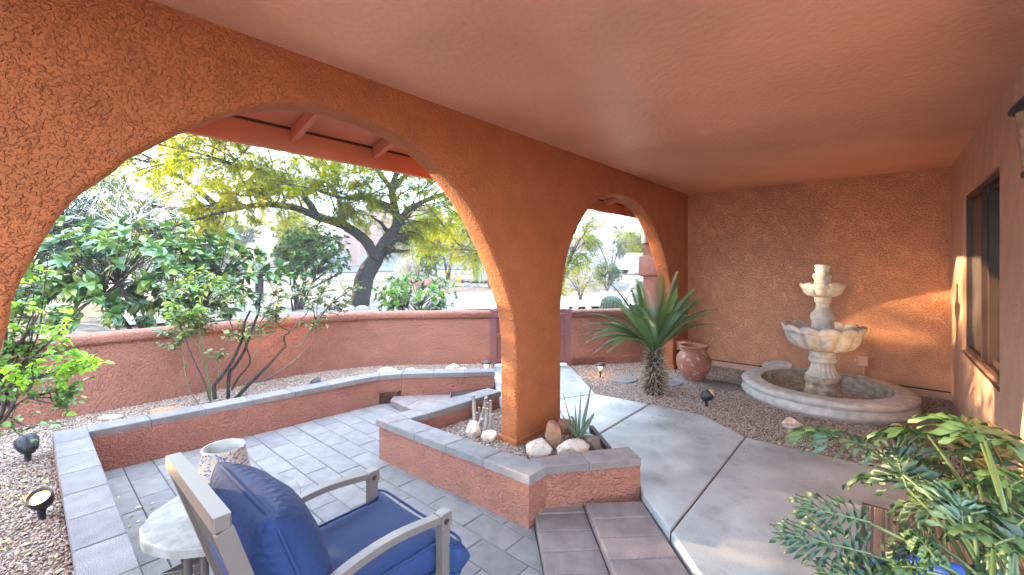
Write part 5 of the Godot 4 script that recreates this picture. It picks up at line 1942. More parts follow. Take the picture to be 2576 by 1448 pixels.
var LEFT := [
	[0.014, [Vector3(-4.70, 0.29, 0.18), Vector3(-4.56, 0.49, 0.06), Vector3(-4.53, 0.69, 0.03), Vector3(-4.45, 0.85, -0.04), Vector3(-4.32, 1.01, -0.15), Vector3(-4.23, 1.13, -0.23)]],
	[0.008, [Vector3(-4.56, 0.49, 0.06), Vector3(-4.47, 0.58, -0.02), Vector3(-4.37, 0.61, -0.11), Vector3(-4.28, 0.66, -0.18), Vector3(-4.25, 0.74, -0.22), Vector3(-4.17, 0.78, -0.28)]],
	[0.008, [Vector3(-4.56, 0.49, 0.06), Vector3(-4.57, 0.65, 0.07), Vector3(-4.50, 0.80, 0.01), Vector3(-4.39, 0.87, -0.09), Vector3(-4.26, 0.91, -0.20), Vector3(-4.14, 0.99, -0.31)]],
	[0.007, [Vector3(-4.53, 0.69, 0.03), Vector3(-4.39, 0.72, -0.09), Vector3(-4.28, 0.75, -0.18), Vector3(-4.20, 0.77, -0.26), Vector3(-4.14, 0.81, -0.31)]],
	[0.008, [Vector3(-4.64, 0.60, 0.13), Vector3(-4.58, 0.75, 0.07), Vector3(-4.50, 0.90, 0.01), Vector3(-4.46, 1.13, -0.03), Vector3(-4.37, 1.25, -0.11)]],
	[0.006, [Vector3(-4.47, 0.58, -0.02), Vector3(-4.39, 0.55, -0.09), Vector3(-4.32, 0.53, -0.15), Vector3(-4.27, 0.51, -0.20)]],
	[0.009, [Vector3(-4.63, 0.51, 0.12), Vector3(-4.54, 0.70, 0.04), Vector3(-4.42, 0.99, -0.06), Vector3(-4.39, 1.29, -0.09), Vector3(-4.37, 1.53, -0.11)]],
	[0.006, [Vector3(-4.64, 0.37, 0.13), Vector3(-4.59, 0.42, 0.09), Vector3(-4.52, 0.32, 0.02), Vector3(-4.45, 0.31, -0.04)]],
	[0.005, [Vector3(-4.46, 1.13, -0.03), Vector3(-4.53, 1.21, 0.04), Vector3(-4.57, 1.27, 0.07)]],
	[0.007, [Vector3(-4.66, 0.70, 0.14), Vector3(-4.60, 0.88, 0.09), Vector3(-4.53, 1.07, 0.03), Vector3(-4.47, 1.29, -0.02), Vector3(-4.42, 1.47, -0.06)]],
]
var MESQUITE := [
	[[Vector3(-12.06, 0.22, -6.74), Vector3(-11.98, 0.73, -6.81), Vector3(-11.89, 1.22, -6.89), Vector3(-11.68, 1.68, -7.07)], 0.3, 0.25, 0, 1],
	[[Vector3(-11.68, 1.68, -7.07), Vector3(-11.83, 2.25, -6.80), Vector3(-12.06, 2.69, -6.21), Vector3(-12.21, 2.88, -5.55), Vector3(-12.35, 3.11, -4.90), Vector3(-12.46, 3.10, -4.14), Vector3(-12.63, 2.86, -3.32)], 0.17, 0.05, 12, 1.5],
	[[Vector3(-11.68, 1.68, -7.07), Vector3(-11.52, 2.26, -7.34), Vector3(-11.36, 2.75, -7.61), Vector3(-11.51, 3.33, -7.62), Vector3(-11.48, 3.83, -7.51), Vector3(-11.15, 4.50, -7.53)], 0.22, 0.07, 9, 1.5],
	[[Vector3(-11.51, 3.27, -7.62), Vector3(-11.63, 3.43, -7.11), Vector3(-11.54, 3.47, -6.53), Vector3(-11.43, 3.37, -5.96), Vector3(-11.21, 3.46, -5.10)], 0.1, 0.035, 8, 1.3],
	[[Vector3(-11.48, 3.81, -7.51), Vector3(-11.38, 4.51, -8.12), Vector3(-11.19, 5.06, -8.82)], 0.1, 0.04, 8, 1.5],
	[[Vector3(-11.36, 2.82, -7.61), Vector3(-11.47, 3.40, -8.31), Vector3(-11.26, 3.88, -9.29), Vector3(-10.99, 4.26, -10.32)], 0.11, 0.04, 10, 1.6],
	[[Vector3(-12.21, 2.88, -5.55), Vector3(-12.41, 3.58, -5.11), Vector3(-12.79, 4.00, -4.51), Vector3(-13.13, 4.18, -3.82), Vector3(-13.18, 4.33, -3.12)], 0.1, 0.035, 18, 1.9],
	[[Vector3(-12.06, 2.69, -6.21), Vector3(-12.93, 3.59, -6.51), Vector3(-14.01, 4.60, -6.37), Vector3(-15.12, 5.39, -6.06)], 0.09, 0.03, 15, 1.8],
	[[Vector3(-11.48, 3.83, -7.51), Vector3(-11.36, 4.41, -6.82), Vector3(-11.33, 4.72, -6.05), Vector3(-11.34, 4.91, -5.37)], 0.08, 0.03, 11, 1.5],
]
var SECOND := [
	[[Vector3(-20.96, 1.14, -4.29), Vector3(-20.54, 2.53, -4.66), Vector3(-20.18, 3.20, -4.97), Vector3(-19.98, 3.71, -5.15)], 0.27, 0.2, 0, 1],
	[[Vector3(-19.98, 3.71, -5.15), Vector3(-20.00, 4.38, -4.47), Vector3(-20.18, 5.04, -3.65), Vector3(-20.10, 5.37, -3.06)], 0.13, 0.05, 14, 2.0],
	[[Vector3(-19.98, 3.71, -5.15), Vector3(-19.85, 4.72, -5.92), Vector3(-19.79, 5.66, -6.64)], 0.13, 0.05, 9, 1.8],
	[[Vector3(-20.18, 3.20, -4.97), Vector3(-19.98, 3.57, -4.09), Vector3(-19.86, 3.62, -3.13), Vector3(-20.08, 3.84, -2.41)], 0.11, 0.04, 10, 1.6],
]
var BARE := [
	[[Vector3(-12.71, 1.98, -1.54), Vector3(-12.71, 2.25, -1.54), Vector3(-12.69, 2.36, -1.55)], 0.045, 0.04],
	[[Vector3(-12.69, 2.36, -1.55), Vector3(-12.75, 2.51, -1.50), Vector3(-12.92, 2.73, -1.35), Vector3(-13.05, 2.86, -1.23), Vector3(-13.21, 3.04, -1.10)], 0.03, 0.012],
	[[Vector3(-12.69, 2.36, -1.55), Vector3(-12.54, 2.51, -1.68), Vector3(-12.33, 2.66, -1.86), Vector3(-12.15, 2.75, -2.02), Vector3(-11.94, 2.84, -2.20), Vector3(-11.72, 2.90, -2.40)], 0.03, 0.01],
	[[Vector3(-12.69, 2.36, -1.55), Vector3(-12.66, 2.62, -1.57), Vector3(-12.68, 2.75, -1.56), Vector3(-12.63, 2.92, -1.60)], 0.02, 0.008],
	[[Vector3(-12.54, 2.51, -1.68), Vector3(-12.46, 2.79, -1.75), Vector3(-12.21, 3.04, -1.97), Vector3(-11.98, 3.19, -2.17)], 0.016, 0.007],
	[[Vector3(-12.71, 2.31, -1.54), Vector3(-12.86, 2.38, -1.40), Vector3(-13.14, 2.57, -1.16), Vector3(-13.40, 2.81, -0.93)], 0.016, 0.007],
	[[Vector3(-12.72, 2.27, -1.52), Vector3(-12.89, 2.35, -1.38), Vector3(-13.30, 2.51, -1.01), Vector3(-13.65, 2.55, -0.71)], 0.016, 0.007],
	[[Vector3(-12.48, 2.53, -1.73), Vector3(-12.19, 2.51, -1.98), Vector3(-11.83, 2.58, -2.30)], 0.014, 0.006],
	[[Vector3(-12.92, 2.73, -1.35), Vector3(-12.87, 2.99, -1.39), Vector3(-12.89, 3.19, -1.38)], 0.012, 0.006],
	[[Vector3(-12.71, 2.25, -1.54), Vector3(-13.03, 2.33, -1.26), Vector3(-13.42, 2.38, -0.92)], 0.016, 0.007],
]
func set_philo() -> void:
	PHILO = [
		[Vector3(-0.028, 0.791, -2.124), Vector3(-0.207, 0.837, -2.126), 8, 0.16, 0, Vector3(0, 1, 0).normalized()],
		[Vector3(-0.029, 0.636, -1.857), Vector3(-0.221, 0.657, -1.796), 9, 0.085, 0, Vector3(0.2, 0.7, 0.6).normalized()],
		[Vector3(-0.028, 0.585, -1.752), Vector3(-0.255, 0.615, -1.660), 10, 0.085, 3, Vector3(0.2, 0.7, 0.6).normalized()],
		[Vector3(0.005, 0.562, -1.662), Vector3(-0.155, 0.542, -1.641), 8, 0.09, 0, Vector3(0.2, 0.8, 0.5).normalized()],
		[Vector3(0.143, 0.800, -2.444), Vector3(0.060, 0.737, -2.704), 8, 0.17, 1, Vector3(0, 1, 0).normalized()],
		[Vector3(0.274, 0.847, -2.293), Vector3(0.229, 0.906, -2.519), 8, 0.17, 2, Vector3(0, 1, 0).normalized()],
		[Vector3(0.276, 0.876, -2.229), Vector3(0.416, 0.858, -2.417), 8, 0.15, 1, Vector3(0, 1, 0).normalized()],
		[Vector3(0.074, 0.658, -2.186), Vector3(0.026, 0.775, -2.342), 9, 0.17, 3, Vector3(-0.3, 0.5, 0.8).normalized()],
		[Vector3(0.095, 0.611, -2.283), Vector3(0.145, 0.699, -2.578), 8, 0.15, 3, Vector3(0, 1, 0).normalized()],
		[Vector3(0.258, 0.722, -2.240), Vector3(0.177, 0.627, -2.354), 8, 0.15, 2, Vector3(0, 1, 0).normalized()],
		[Vector3(0.241, 0.717, -2.463), Vector3(0.405, 0.665, -2.805), 8, 0.16, 1, Vector3(0.1, 0.5, 0.8).normalized()],
		[Vector3(0.202, 0.731, -1.899), Vector3(0.332, 0.716, -2.118), 9, 0.14, 3, Vector3(0, 1, 0).normalized()],
		[Vector3(0.181, 0.683, -1.855), Vector3(0.193, 0.772, -1.970), 8, 0.11, 4, Vector3(0.2, 0.4, 0.9).normalized()],
		[Vector3(0.124, 0.620, -1.765), Vector3(0.069, 0.658, -1.889), 10, 0.05, 2, Vector3(0.3, 0.5, 0.8).normalized()],
		[Vector3(0.234, 0.714, -1.768), Vector3(0.336, 0.725, -1.949), 8, 0.13, 1, Vector3(0, 1, 0).normalized()],
		[Vector3(0.095, 0.619, -1.700), Vector3(-0.018, 0.571, -1.734), 8, 0.1, 2, Vector3(0, 1, 0).normalized()],
		[Vector3(0.317, 0.763, -2.131), Vector3(0.424, 0.781, -2.357), 8, 0.14, 2, Vector3(0, 1, 0).normalized()],
		[Vector3(0.038, 0.636, -2.353), Vector3(-0.066, 0.571, -2.461), 7, 0.12, 1, Vector3(0, 1, 0).normalized()],
		[Vector3(0.164, 0.642, -2.065), Vector3(0.068, 0.639, -2.153), 9, 0.12, 1, Vector3(-0.1, 0.7, 0.6).normalized()],
		[Vector3(0.287, 0.696, -2.172), Vector3(0.402, 0.713, -2.444), 8, 0.13, 2, Vector3(0, 1, 0).normalized()],
		[Vector3(0.131, 0.633, -1.864), Vector3(0.011, 0.560, -1.892), 9, 0.1, 0, Vector3(0.1, 0.8, 0.4).normalized()],
		[Vector3(0.241, 0.657, -2.012), Vector3(0.189, 0.624, -2.126), 8, 0.1, 1, Vector3(0.0, 0.6, 0.7).normalized()],
		[Vector3(0.271, 0.678, -1.827), Vector3(0.208, 0.623, -1.878), 8, 0.1, 0, Vector3(0.1, 0.7, 0.6).normalized()],
		[Vector3(0.214, 0.647, -2.546), Vector3(0.111, 0.565, -2.682), 8, 0.13, 3, Vector3(-0.2, 0.6, 0.7).normalized()],
		[Vector3(0.344, 0.738, -2.447), Vector3(0.331, 0.805, -2.674), 8, 0.13, 1, Vector3(0.1, 0.5, 0.8).normalized()],
		[Vector3(0.046, 0.557, -1.737), Vector3(-0.085, 0.517, -1.728), 9, 0.09, 3, Vector3(0.2, 0.8, 0.5).normalized()],
		[Vector3(0.300, 0.725, -1.918), Vector3(0.392, 0.768, -2.091), 8, 0.12, 1, Vector3(0, 1, 0).normalized()],
	]
	mat("philo_stem0", lin(0.055, 0.09, 0.025), 0.4)
	mat("philo_stem1", lin(0.085, 0.12, 0.04), 0.4)

# ------------------------------------------------------------------ the yard and the street beyond
# a point given by its distance ahead (t) and to the right (r) along the porch diagonal, on the ground
func spot(t: float, r: float, up := 0.0) -> Vector3:
	var x := -0.6564 * t + 0.7544 * r
	var z := -0.7544 * t - 0.6564 * r
	return Vector3(x, ground_y(x, z) + up, z)

func drape(called: String, mat_: Material, a: Array, b: Array, lift: float) -> void:
	# a strip between two edges given as [t, r] lists
	var st := mb(true)
	for i in a.size() - 1:
		for s in 10:
			for k in 6:
				var q := []
				for e in [[s, k], [s + 1, k], [s + 1, k + 1], [s, k + 1]]:
					var u: float = e[0] / 10.0
					var v: float = e[1] / 6.0
					var t0 := lerpf(lerpf(a[i][0], a[i + 1][0], u), lerpf(b[i][0], b[i + 1][0], u), v)
					var r0 := lerpf(lerpf(a[i][1], a[i + 1][1], u), lerpf(b[i][1], b[i + 1][1], u), v)
					q.append(spot(t0, r0, lift))
				quad(st, q[3], q[2], q[1], q[0])
	struct(obj(called, st, mat_, self))

func oriented(t: float, r: float, turn := 0.0) -> Transform3D:
	return Transform3D(Basis(Vector3.UP, deg_to_rad(41.03 + turn)), spot(t, r))

func ybox(st: SurfaceTool, x0: float, x1: float, y0: float, y1: float, z0: float, z1: float, bev := 0.0) -> void:
	wall_box(st, x0, x1, y0, y1, z0, z1, bev)

func build_yard() -> void:
	var st: SurfaceTool
	drape("street", M.asphalt, [[33.5, -70], [34.0, -30], [35.0, -13], [40.0, -7], [45.0, 8], [47.0, 60]], [[39.0, -72], [40.0, -30], [41.0, -13], [47.0, -7], [51.5, 8], [53.0, 62]], 0.05)
	drape("driveway", M.asphalt, [[40.2, -19.5], [56.5, -22.5]], [[40.2, -10.5], [55.5, -14.5]], 0.055)
	drape("garden_path", mat("pale_gravel", lin(0.20, 0.17, 0.155), 1.0), [[9.5, -9], [11.5, -4], [12.5, 0], [13.5, 6]], [[14.5, -12], [16.5, -5], [17.5, 0], [17.0, 7]], 0.06)
	# pink house across the street
	var h := thing("pink_house", "pale pink stucco house with a tower and blue eaves behind the big tree", "house", oriented(58.0, -19.0).origin + Vector3(0, -0.1, 0), deg_to_rad(41.03))
	st = mb()
	ybox(st, -4.2, 4.6, -1, 3.35, -9, 0)
	ybox(st, -1.0, 1.0, -1, 7.6, -5.5, -1.2)
	ybox(st, 1.0, 6.0, -1, 5.2, -8, -1.6)
	ybox(st, 4.6, 8.2, -1, 6.6, -9, 1.5)
	ybox(st, -9.5, -4.2, -1, 2.7, -9, -2)
	obj("wall", st, M.house_pink, h)
	st = mb()
	prism(st, pv([1.3, -0.9, 4.6, -0.9, 4.6, 0.75, 1.3, 0.75]), 3.25, 3.48, 0.03)
	obj("blue_eave", st, M.blue_trim, h)
	st = mb()
	prism(st, pv([2.6, -2.5, 6.0, -2.5, 6.0, -1.2, 2.6, -1.2]), 5.2, 5.4, 0.03)
	obj("blue_eave", st, M.blue_trim, h)
	for wdw in [[1.7, 2.05, 0.2, 2.3], [3.3, 4.0, 1.2, 2.2]]:
		st = mb()
		ybox(st, wdw[0], wdw[1], wdw[2], wdw[3], 0.003, 0.05, 0.01)
		var fr := obj("window", st, M.white_paint, h)
		st = mb()
		ybox(st, wdw[0] + 0.06, wdw[1] - 0.06, wdw[2] + 0.06, wdw[3] - 0.06, 0.051, 0.058)
		obj("pane", st, M.screen_mesh, fr)
	st = mb()
	ybox(st, -8.2, -5.6, 0.0, 2.2, -1.995, -1.9, 0.02)
	obj("garage_door", st, M.white_paint, h)
	# agave in front of the house
	var ag := thing("agave", "blue grey agave rosette in front of the pink house", "agave", spot(54.0, -12.2), 0.0)
	st = mb()
	for k in 26:
		var a := k * 2.4
		var d := Vector3(cos(a), 0.35 + 0.045 * k, sin(a)).normalized()
		var b := frame_for(d)
		var ln := 1.15 - 0.012 * k
		quad(st, b * Vector3(-0.07, 0.1, 0), b * Vector3(-0.08, ln * 0.5, -0.02), b * Vector3(0, ln, 0), b * Vector3(0, ln * 0.4, 0.08))
		quad(st, b * Vector3(0.07, 0.1, 0), b * Vector3(0, ln * 0.4, 0.08), b * Vector3(0, ln, 0), b * Vector3(0.08, ln * 0.5, -0.02))
	obj("leaves", st, mat("agave_skin", lin(0.25, 0.33, 0.30), 0.6), ag)
	# house wall and rubble bank to the right
	var w2 := thing("neighbour_house", "low pale pink house wall above the rubble bank behind the palo verde", "house", spot(62.0, -3.0, 0.0), deg_to_rad(41.03))
	st = mb()
	ybox(st, -9.0, 14.0, 0, 3.9, -8, 0)
	ybox(st, -7.5, -6.6, 3.9, 4.5, -4, -3)
	obj("wall", st, M.house_pink, w2)
	st = mb()
	ybox(st, -9.2, 14.2, 3.901, 4.06, -8.2, 0.15, 0.03)
	obj("parapet", st, M.house_pink, w2)
	var bank := thing("rubble_bank", "sloping bank of grey rubble stones beyond the street behind the blue bin", "rubble bank", spot(56.0, -2.0), deg_to_rad(41.03))
	st = mb()
	prism(st, pv([0.6, -0.3, -5.0, -0.3, -5.0, 1.75, -1.4, 1.7]), -8.0, 15.0, 0.0, Transform3D(Basis(Vector3(0, 0, 1), Vector3(1, 0, 0), Vector3(0, 1, 0)), Vector3.ZERO))
	obj("earth", st, M.yard_dirt, bank)
	var rng := RandomNumberGenerator.new()
	rng.seed = 44
	var rm := rock_mesh(71, Vector3(1, 0.8, 0.9), 0.3, 1)
	var xs := []
	for k in 2600:
		var f := rng.randf()
		xs.append(Transform3D(Basis(Vector3.UP, rng.randf() * TAU) * Basis.from_scale(Vector3.ONE * rng.randf_range(0.13, 0.34)), Vector3(rng.randf_range(-8.0, 15.0), lerpf(-0.25, 1.72, f), lerpf(0.62, -1.4, f))))
	multi("rubble", rm, M.gravel, xs, bank, tint(xs.size(), [lin(0.34, 0.33, 0.33), lin(0.25, 0.24, 0.24), lin(0.44, 0.42, 0.40), lin(0.3, 0.26, 0.23)], rng))
	# bin
	var bn := thing("recycling_bin", "blue wheeled recycling bin at the kerb across the street", "bin", oriented(49.0, -7.2).origin, deg_to_rad(41.03))
	st = mb()
	var bp := pv([-0.30, -0.36, 0.30, -0.36, 0.30, 0.30, -0.30, 0.30])
	prism(st, bp, 0.06, 0.92, 0.02)
	obj("body", st, M.bin_blue, bn)
	st = mb()
	prism(st, pv([-0.34, -0.42, 0.34, -0.42, 0.34, 0.36, -0.34, 0.36]), 0.921, 1.04, 0.05, Transform3D.IDENTITY, 2)
	obj("lid", st, M.bin_blue, bn)
	st = mb()
	ybox(st, -0.13, 0.13, 0.62, 0.72, 0.302, 0.315)
	obj("label_plate", st, M.white_paint, bn)
	for s: float in [-1.0, 1.0]:
		st = mb(true)
		tube(st, PackedVector3Array([Vector3(s * 0.25, 0.12, -0.36), Vector3(s * 0.32, 0.12, -0.36)]), taper(2, 0.12, 0.12), 14)
		obj("wheel", st, M.black_metal, bn)
	var gb := thing("green_bin", "dark green bin half hidden by the vine hedge across the street", "bin", oriented(49.0, -9.6).origin, deg_to_rad(41.03))
	st = mb()
	prism(st, bp, 0.03, 0.95, 0.02)
	obj("body", st, mat("bin_green", lin(0.05, 0.13, 0.10), 0.5), gb)
	st = mb()
	prism(st, pv([-0.34, -0.42, 0.34, -0.42, 0.34, 0.36, -0.34, 0.36]), 0.951, 1.05, 0.04)
	obj("lid", st, M.bin_green, gb)
	# stucco post at the driveway
	st = mb()
	prism(st, rect(-0.38, -0.38, 0.38, 0.38), -0.2, 2.35, 0.04)
	tag(obj("mailbox_pillar", st, M.house_pink, self, oriented(43.0, -15.9)), "plain pink stucco pillar at the foot of the driveway", "pillar")
	# utility boxes
	for u in [[24.5, -1.85, 0.28, 1.15, "slim grey green utility pedestal under the palo verde", lin(0.22, 0.32, 0.30)], [26.0, -1.35, 0.55, 0.72, "tan utility box right of the green pedestal", lin(0.42, 0.40, 0.28)]]:
		st = mb()
		prism(st, rect(-u[2] / 2, -u[2] / 2, u[2] / 2, u[2] / 2), -0.1, u[3], 0.03)
		tag(obj("utility_box", st, mat("utility%d" % int(u[3] * 10), u[5], 0.6), self, oriented(u[0], u[1])), u[4], "utility box")
	# red boulder
	tag(part("boulder", rock_mesh(81, Vector3(1.5, 0.85, 1.0), 0.2, 3), mat("red_rock", lin(0.24, 0.09, 0.065), 0.9), self, oriented(22.0, -4.55)), "rust red boulder at the foot of the vine hedge", "boulder")
	# rows of white border stones
	var rows := [[13.2, -2.4, 13.0, 1.5, 13, "white border stone in the row just beyond the courtyard wall"], [21.5, -3.2, 19.2, 1.5, 15, "white border stone in the row across the middle of the yard"], [12.2, -6.9, 12.6, -3.4, 11, "pale border stone at the foot of the big forked tree's bed"], [27.0, -13.0, 24.0, -7.0, 9, "pale border stone along the street edge of the yard"], [12.6, 1.6, 12.2, 3.6, 7, "white border stone seen over the gate"], [23.5, -2.8, 23.2, 0.5, 10, "rough brown border stone under the palo verde"]]
	var rocks := [rock_mesh(91, Vector3(0.36, 0.26, 0.28), 0.25, 2), rock_mesh(92, Vector3(0.30, 0.22, 0.26), 0.25, 2), rock_mesh(93, Vector3(0.42, 0.24, 0.30), 0.25, 2)]
	for r in rows.size():
		for k in rows[r][4]:
			var f: float = (k + rng.randf_range(-0.3, 0.3)) / float(rows[r][4] - 1)
			var p := spot(lerpf(rows[r][0], rows[r][2], f) + rng.randf_range(-0.2, 0.2), lerpf(rows[r][1], rows[r][3], f), 0.04)
			var o := part("border_stone", rocks[rng.randi() % 3], M.white_rock if r != 5 else M.yard_dirt, self, Transform3D(Basis(Vector3.UP, rng.randf() * TAU) * Basis.from_scale(Vector3.ONE * rng.randf_range(0.6, 1.15)), p))
			tag(o, rows[r][5], "stone", rows[r][5].replace("stone", "stones"))
	# cobbles seen through the narrow arch
	for k in 46:
		var f := rng.randf()
		var p := spot(lerpf(14.6, 18.5, f) + rng.randf_range(-0.5, 0.5), lerpf(2.3, 2.6, f) + rng.randf_range(-0.1, 3.4), 0.03)
		tag(part("cobble", rocks[rng.randi() % 3], M.white_rock if rng.randf() > 0.4 else M.rock0, self, Transform3D(Basis(Vector3.UP, rng.randf() * TAU) * Basis.from_scale(Vector3.ONE * rng.randf_range(0.45, 1.0)), p)), "rounded pale cobble in the dry bed seen through the narrow arch", "cobble", "cobbles seen through the narrow arch")

func car() -> void:
	var c := thing("white_car", "white car parked far off, seen through the narrow arch", "car", oriented(33.0, 10.3).origin, deg_to_rad(41.03 + 38.0))
	var st := mb()
	var xf := Transform3D(Basis(Vector3(1, 0, 0), Vector3(0, 0, -1), Vector3(0, 1, 0)), Vector3.ZERO)
	prism(st, pv([-2.2, 0.35, 2.15, 0.35, 2.25, 0.7, 2.1, 0.95, 1.1, 1.05, 0.5, 1.12, -1.7, 1.15, -2.25, 1.0, -2.3, 0.6]), -0.88, 0.88, 0.10, xf, 3, true)
	obj("body", st, M.white_paint, c)
	st = mb()
	prism(st, pv([-1.85, 1.10, 1.05, 1.05, 0.35, 1.55, -1.35, 1.58]), -0.74, 0.74, 0.10, xf, 2, true)
	var cab := obj("cabin", st, M.white_paint, c)
	st = mb()
	prism(st, pv([-1.62, 1.14, 0.82, 1.10, 0.28, 1.47, -1.3, 1.50]), -0.752, 0.752, 0.01, xf)
	prism(st, pv([-1.86, 1.16, -1.4, 1.5, 0.36, 1.5, 1.0, 1.12]), -0.62, 0.62, 0.01, xf)
	obj("windows", st, M.screen_mesh, cab)
	for x in [-1.4, 1.4]:
		for s: float in [-1.0, 1.0]:
			st = mb(true)
			tube(st, PackedVector3Array([Vector3(x, 0.33, s * 0.72), Vector3(x, 0.33, s * 0.90)]), taper(2, 0.33, 0.33), 20)
			var wh := obj("wheel", st, M.black_metal, c)
			st = mb(true)
			tube(st, PackedVector3Array([Vector3(x, 0.33, s * 0.85), Vector3(x, 0.33, s * 0.905)]), taper(2, 0.2, 0.2), 16)
			obj("rim", st, M.chair_frame, wh)

func bell_tower() -> void:
	var o := thing("bell_tower", "tall cream tower with a round window and tiled gable roof far away", "tower", oriented(95.0, 18.2).origin, deg_to_rad(41.03 - 10.0))
	var st := mb()
	ybox(st, -2.3, 2.3, -2, 7.6, -2.3, 2.3)
	obj("shaft", st, mat("tower_cream", lin(0.32, 0.27, 0.21), 0.9), o)
	st = mb()
	ybox(st, -2.1, 2.1, 7.9, 9.2, -2.1, 2.1)
	prism(st, pv([-2.1, 9.2, 2.1, 9.2, 0.0, 10.4]), -2.1, 2.1, 0.0, Transform3D(Basis(Vector3(1, 0, 0), Vector3(0, 0, -1), Vector3(0, 1, 0)), Vector3.ZERO))
	obj("belfry", st, M.tower_cream, o)
	st = mb()
	ybox(st, -2.6, 2.6, 7.601, 7.899, -2.6, 2.6, 0.05)
	obj("cornice", st, M.clay, o)
	st = mb()
	for s: float in [-1.0, 1.0]:
		bar(st, Vector3(s * 2.9, 9.05, 0), Vector3(0.0, 10.65, 0), 5.4, 0.22, 0.0, Vector3.BACK)
	obj("roof", st, mat("roof_tile", lin(0.30, 0.13, 0.08), 0.9), o)
	for y in [[6.1, 1.15], [9.4, 0.5]]:
		st = mb(true)
		tube(st, PackedVector3Array([Vector3(0, y[0], 2.0), Vector3(0, y[0], 2.42 if y[0] < 7.0 else 2.2)]), taper(2, y[1], y[1]), 24)
		var ring := obj("round_window", st, M.house_pink, o)
		st = mb(true)
		tube(st, PackedVector3Array([Vector3(0, y[0], 2.0), Vector3(0, y[0], 2.46 if y[0] < 7.0 else 2.24)]), taper(2, y[1] * 0.8, y[1] * 0.8), 24)
		obj("pane", st, M.white_paint if y[0] < 7.0 else M.screen_mesh, ring)

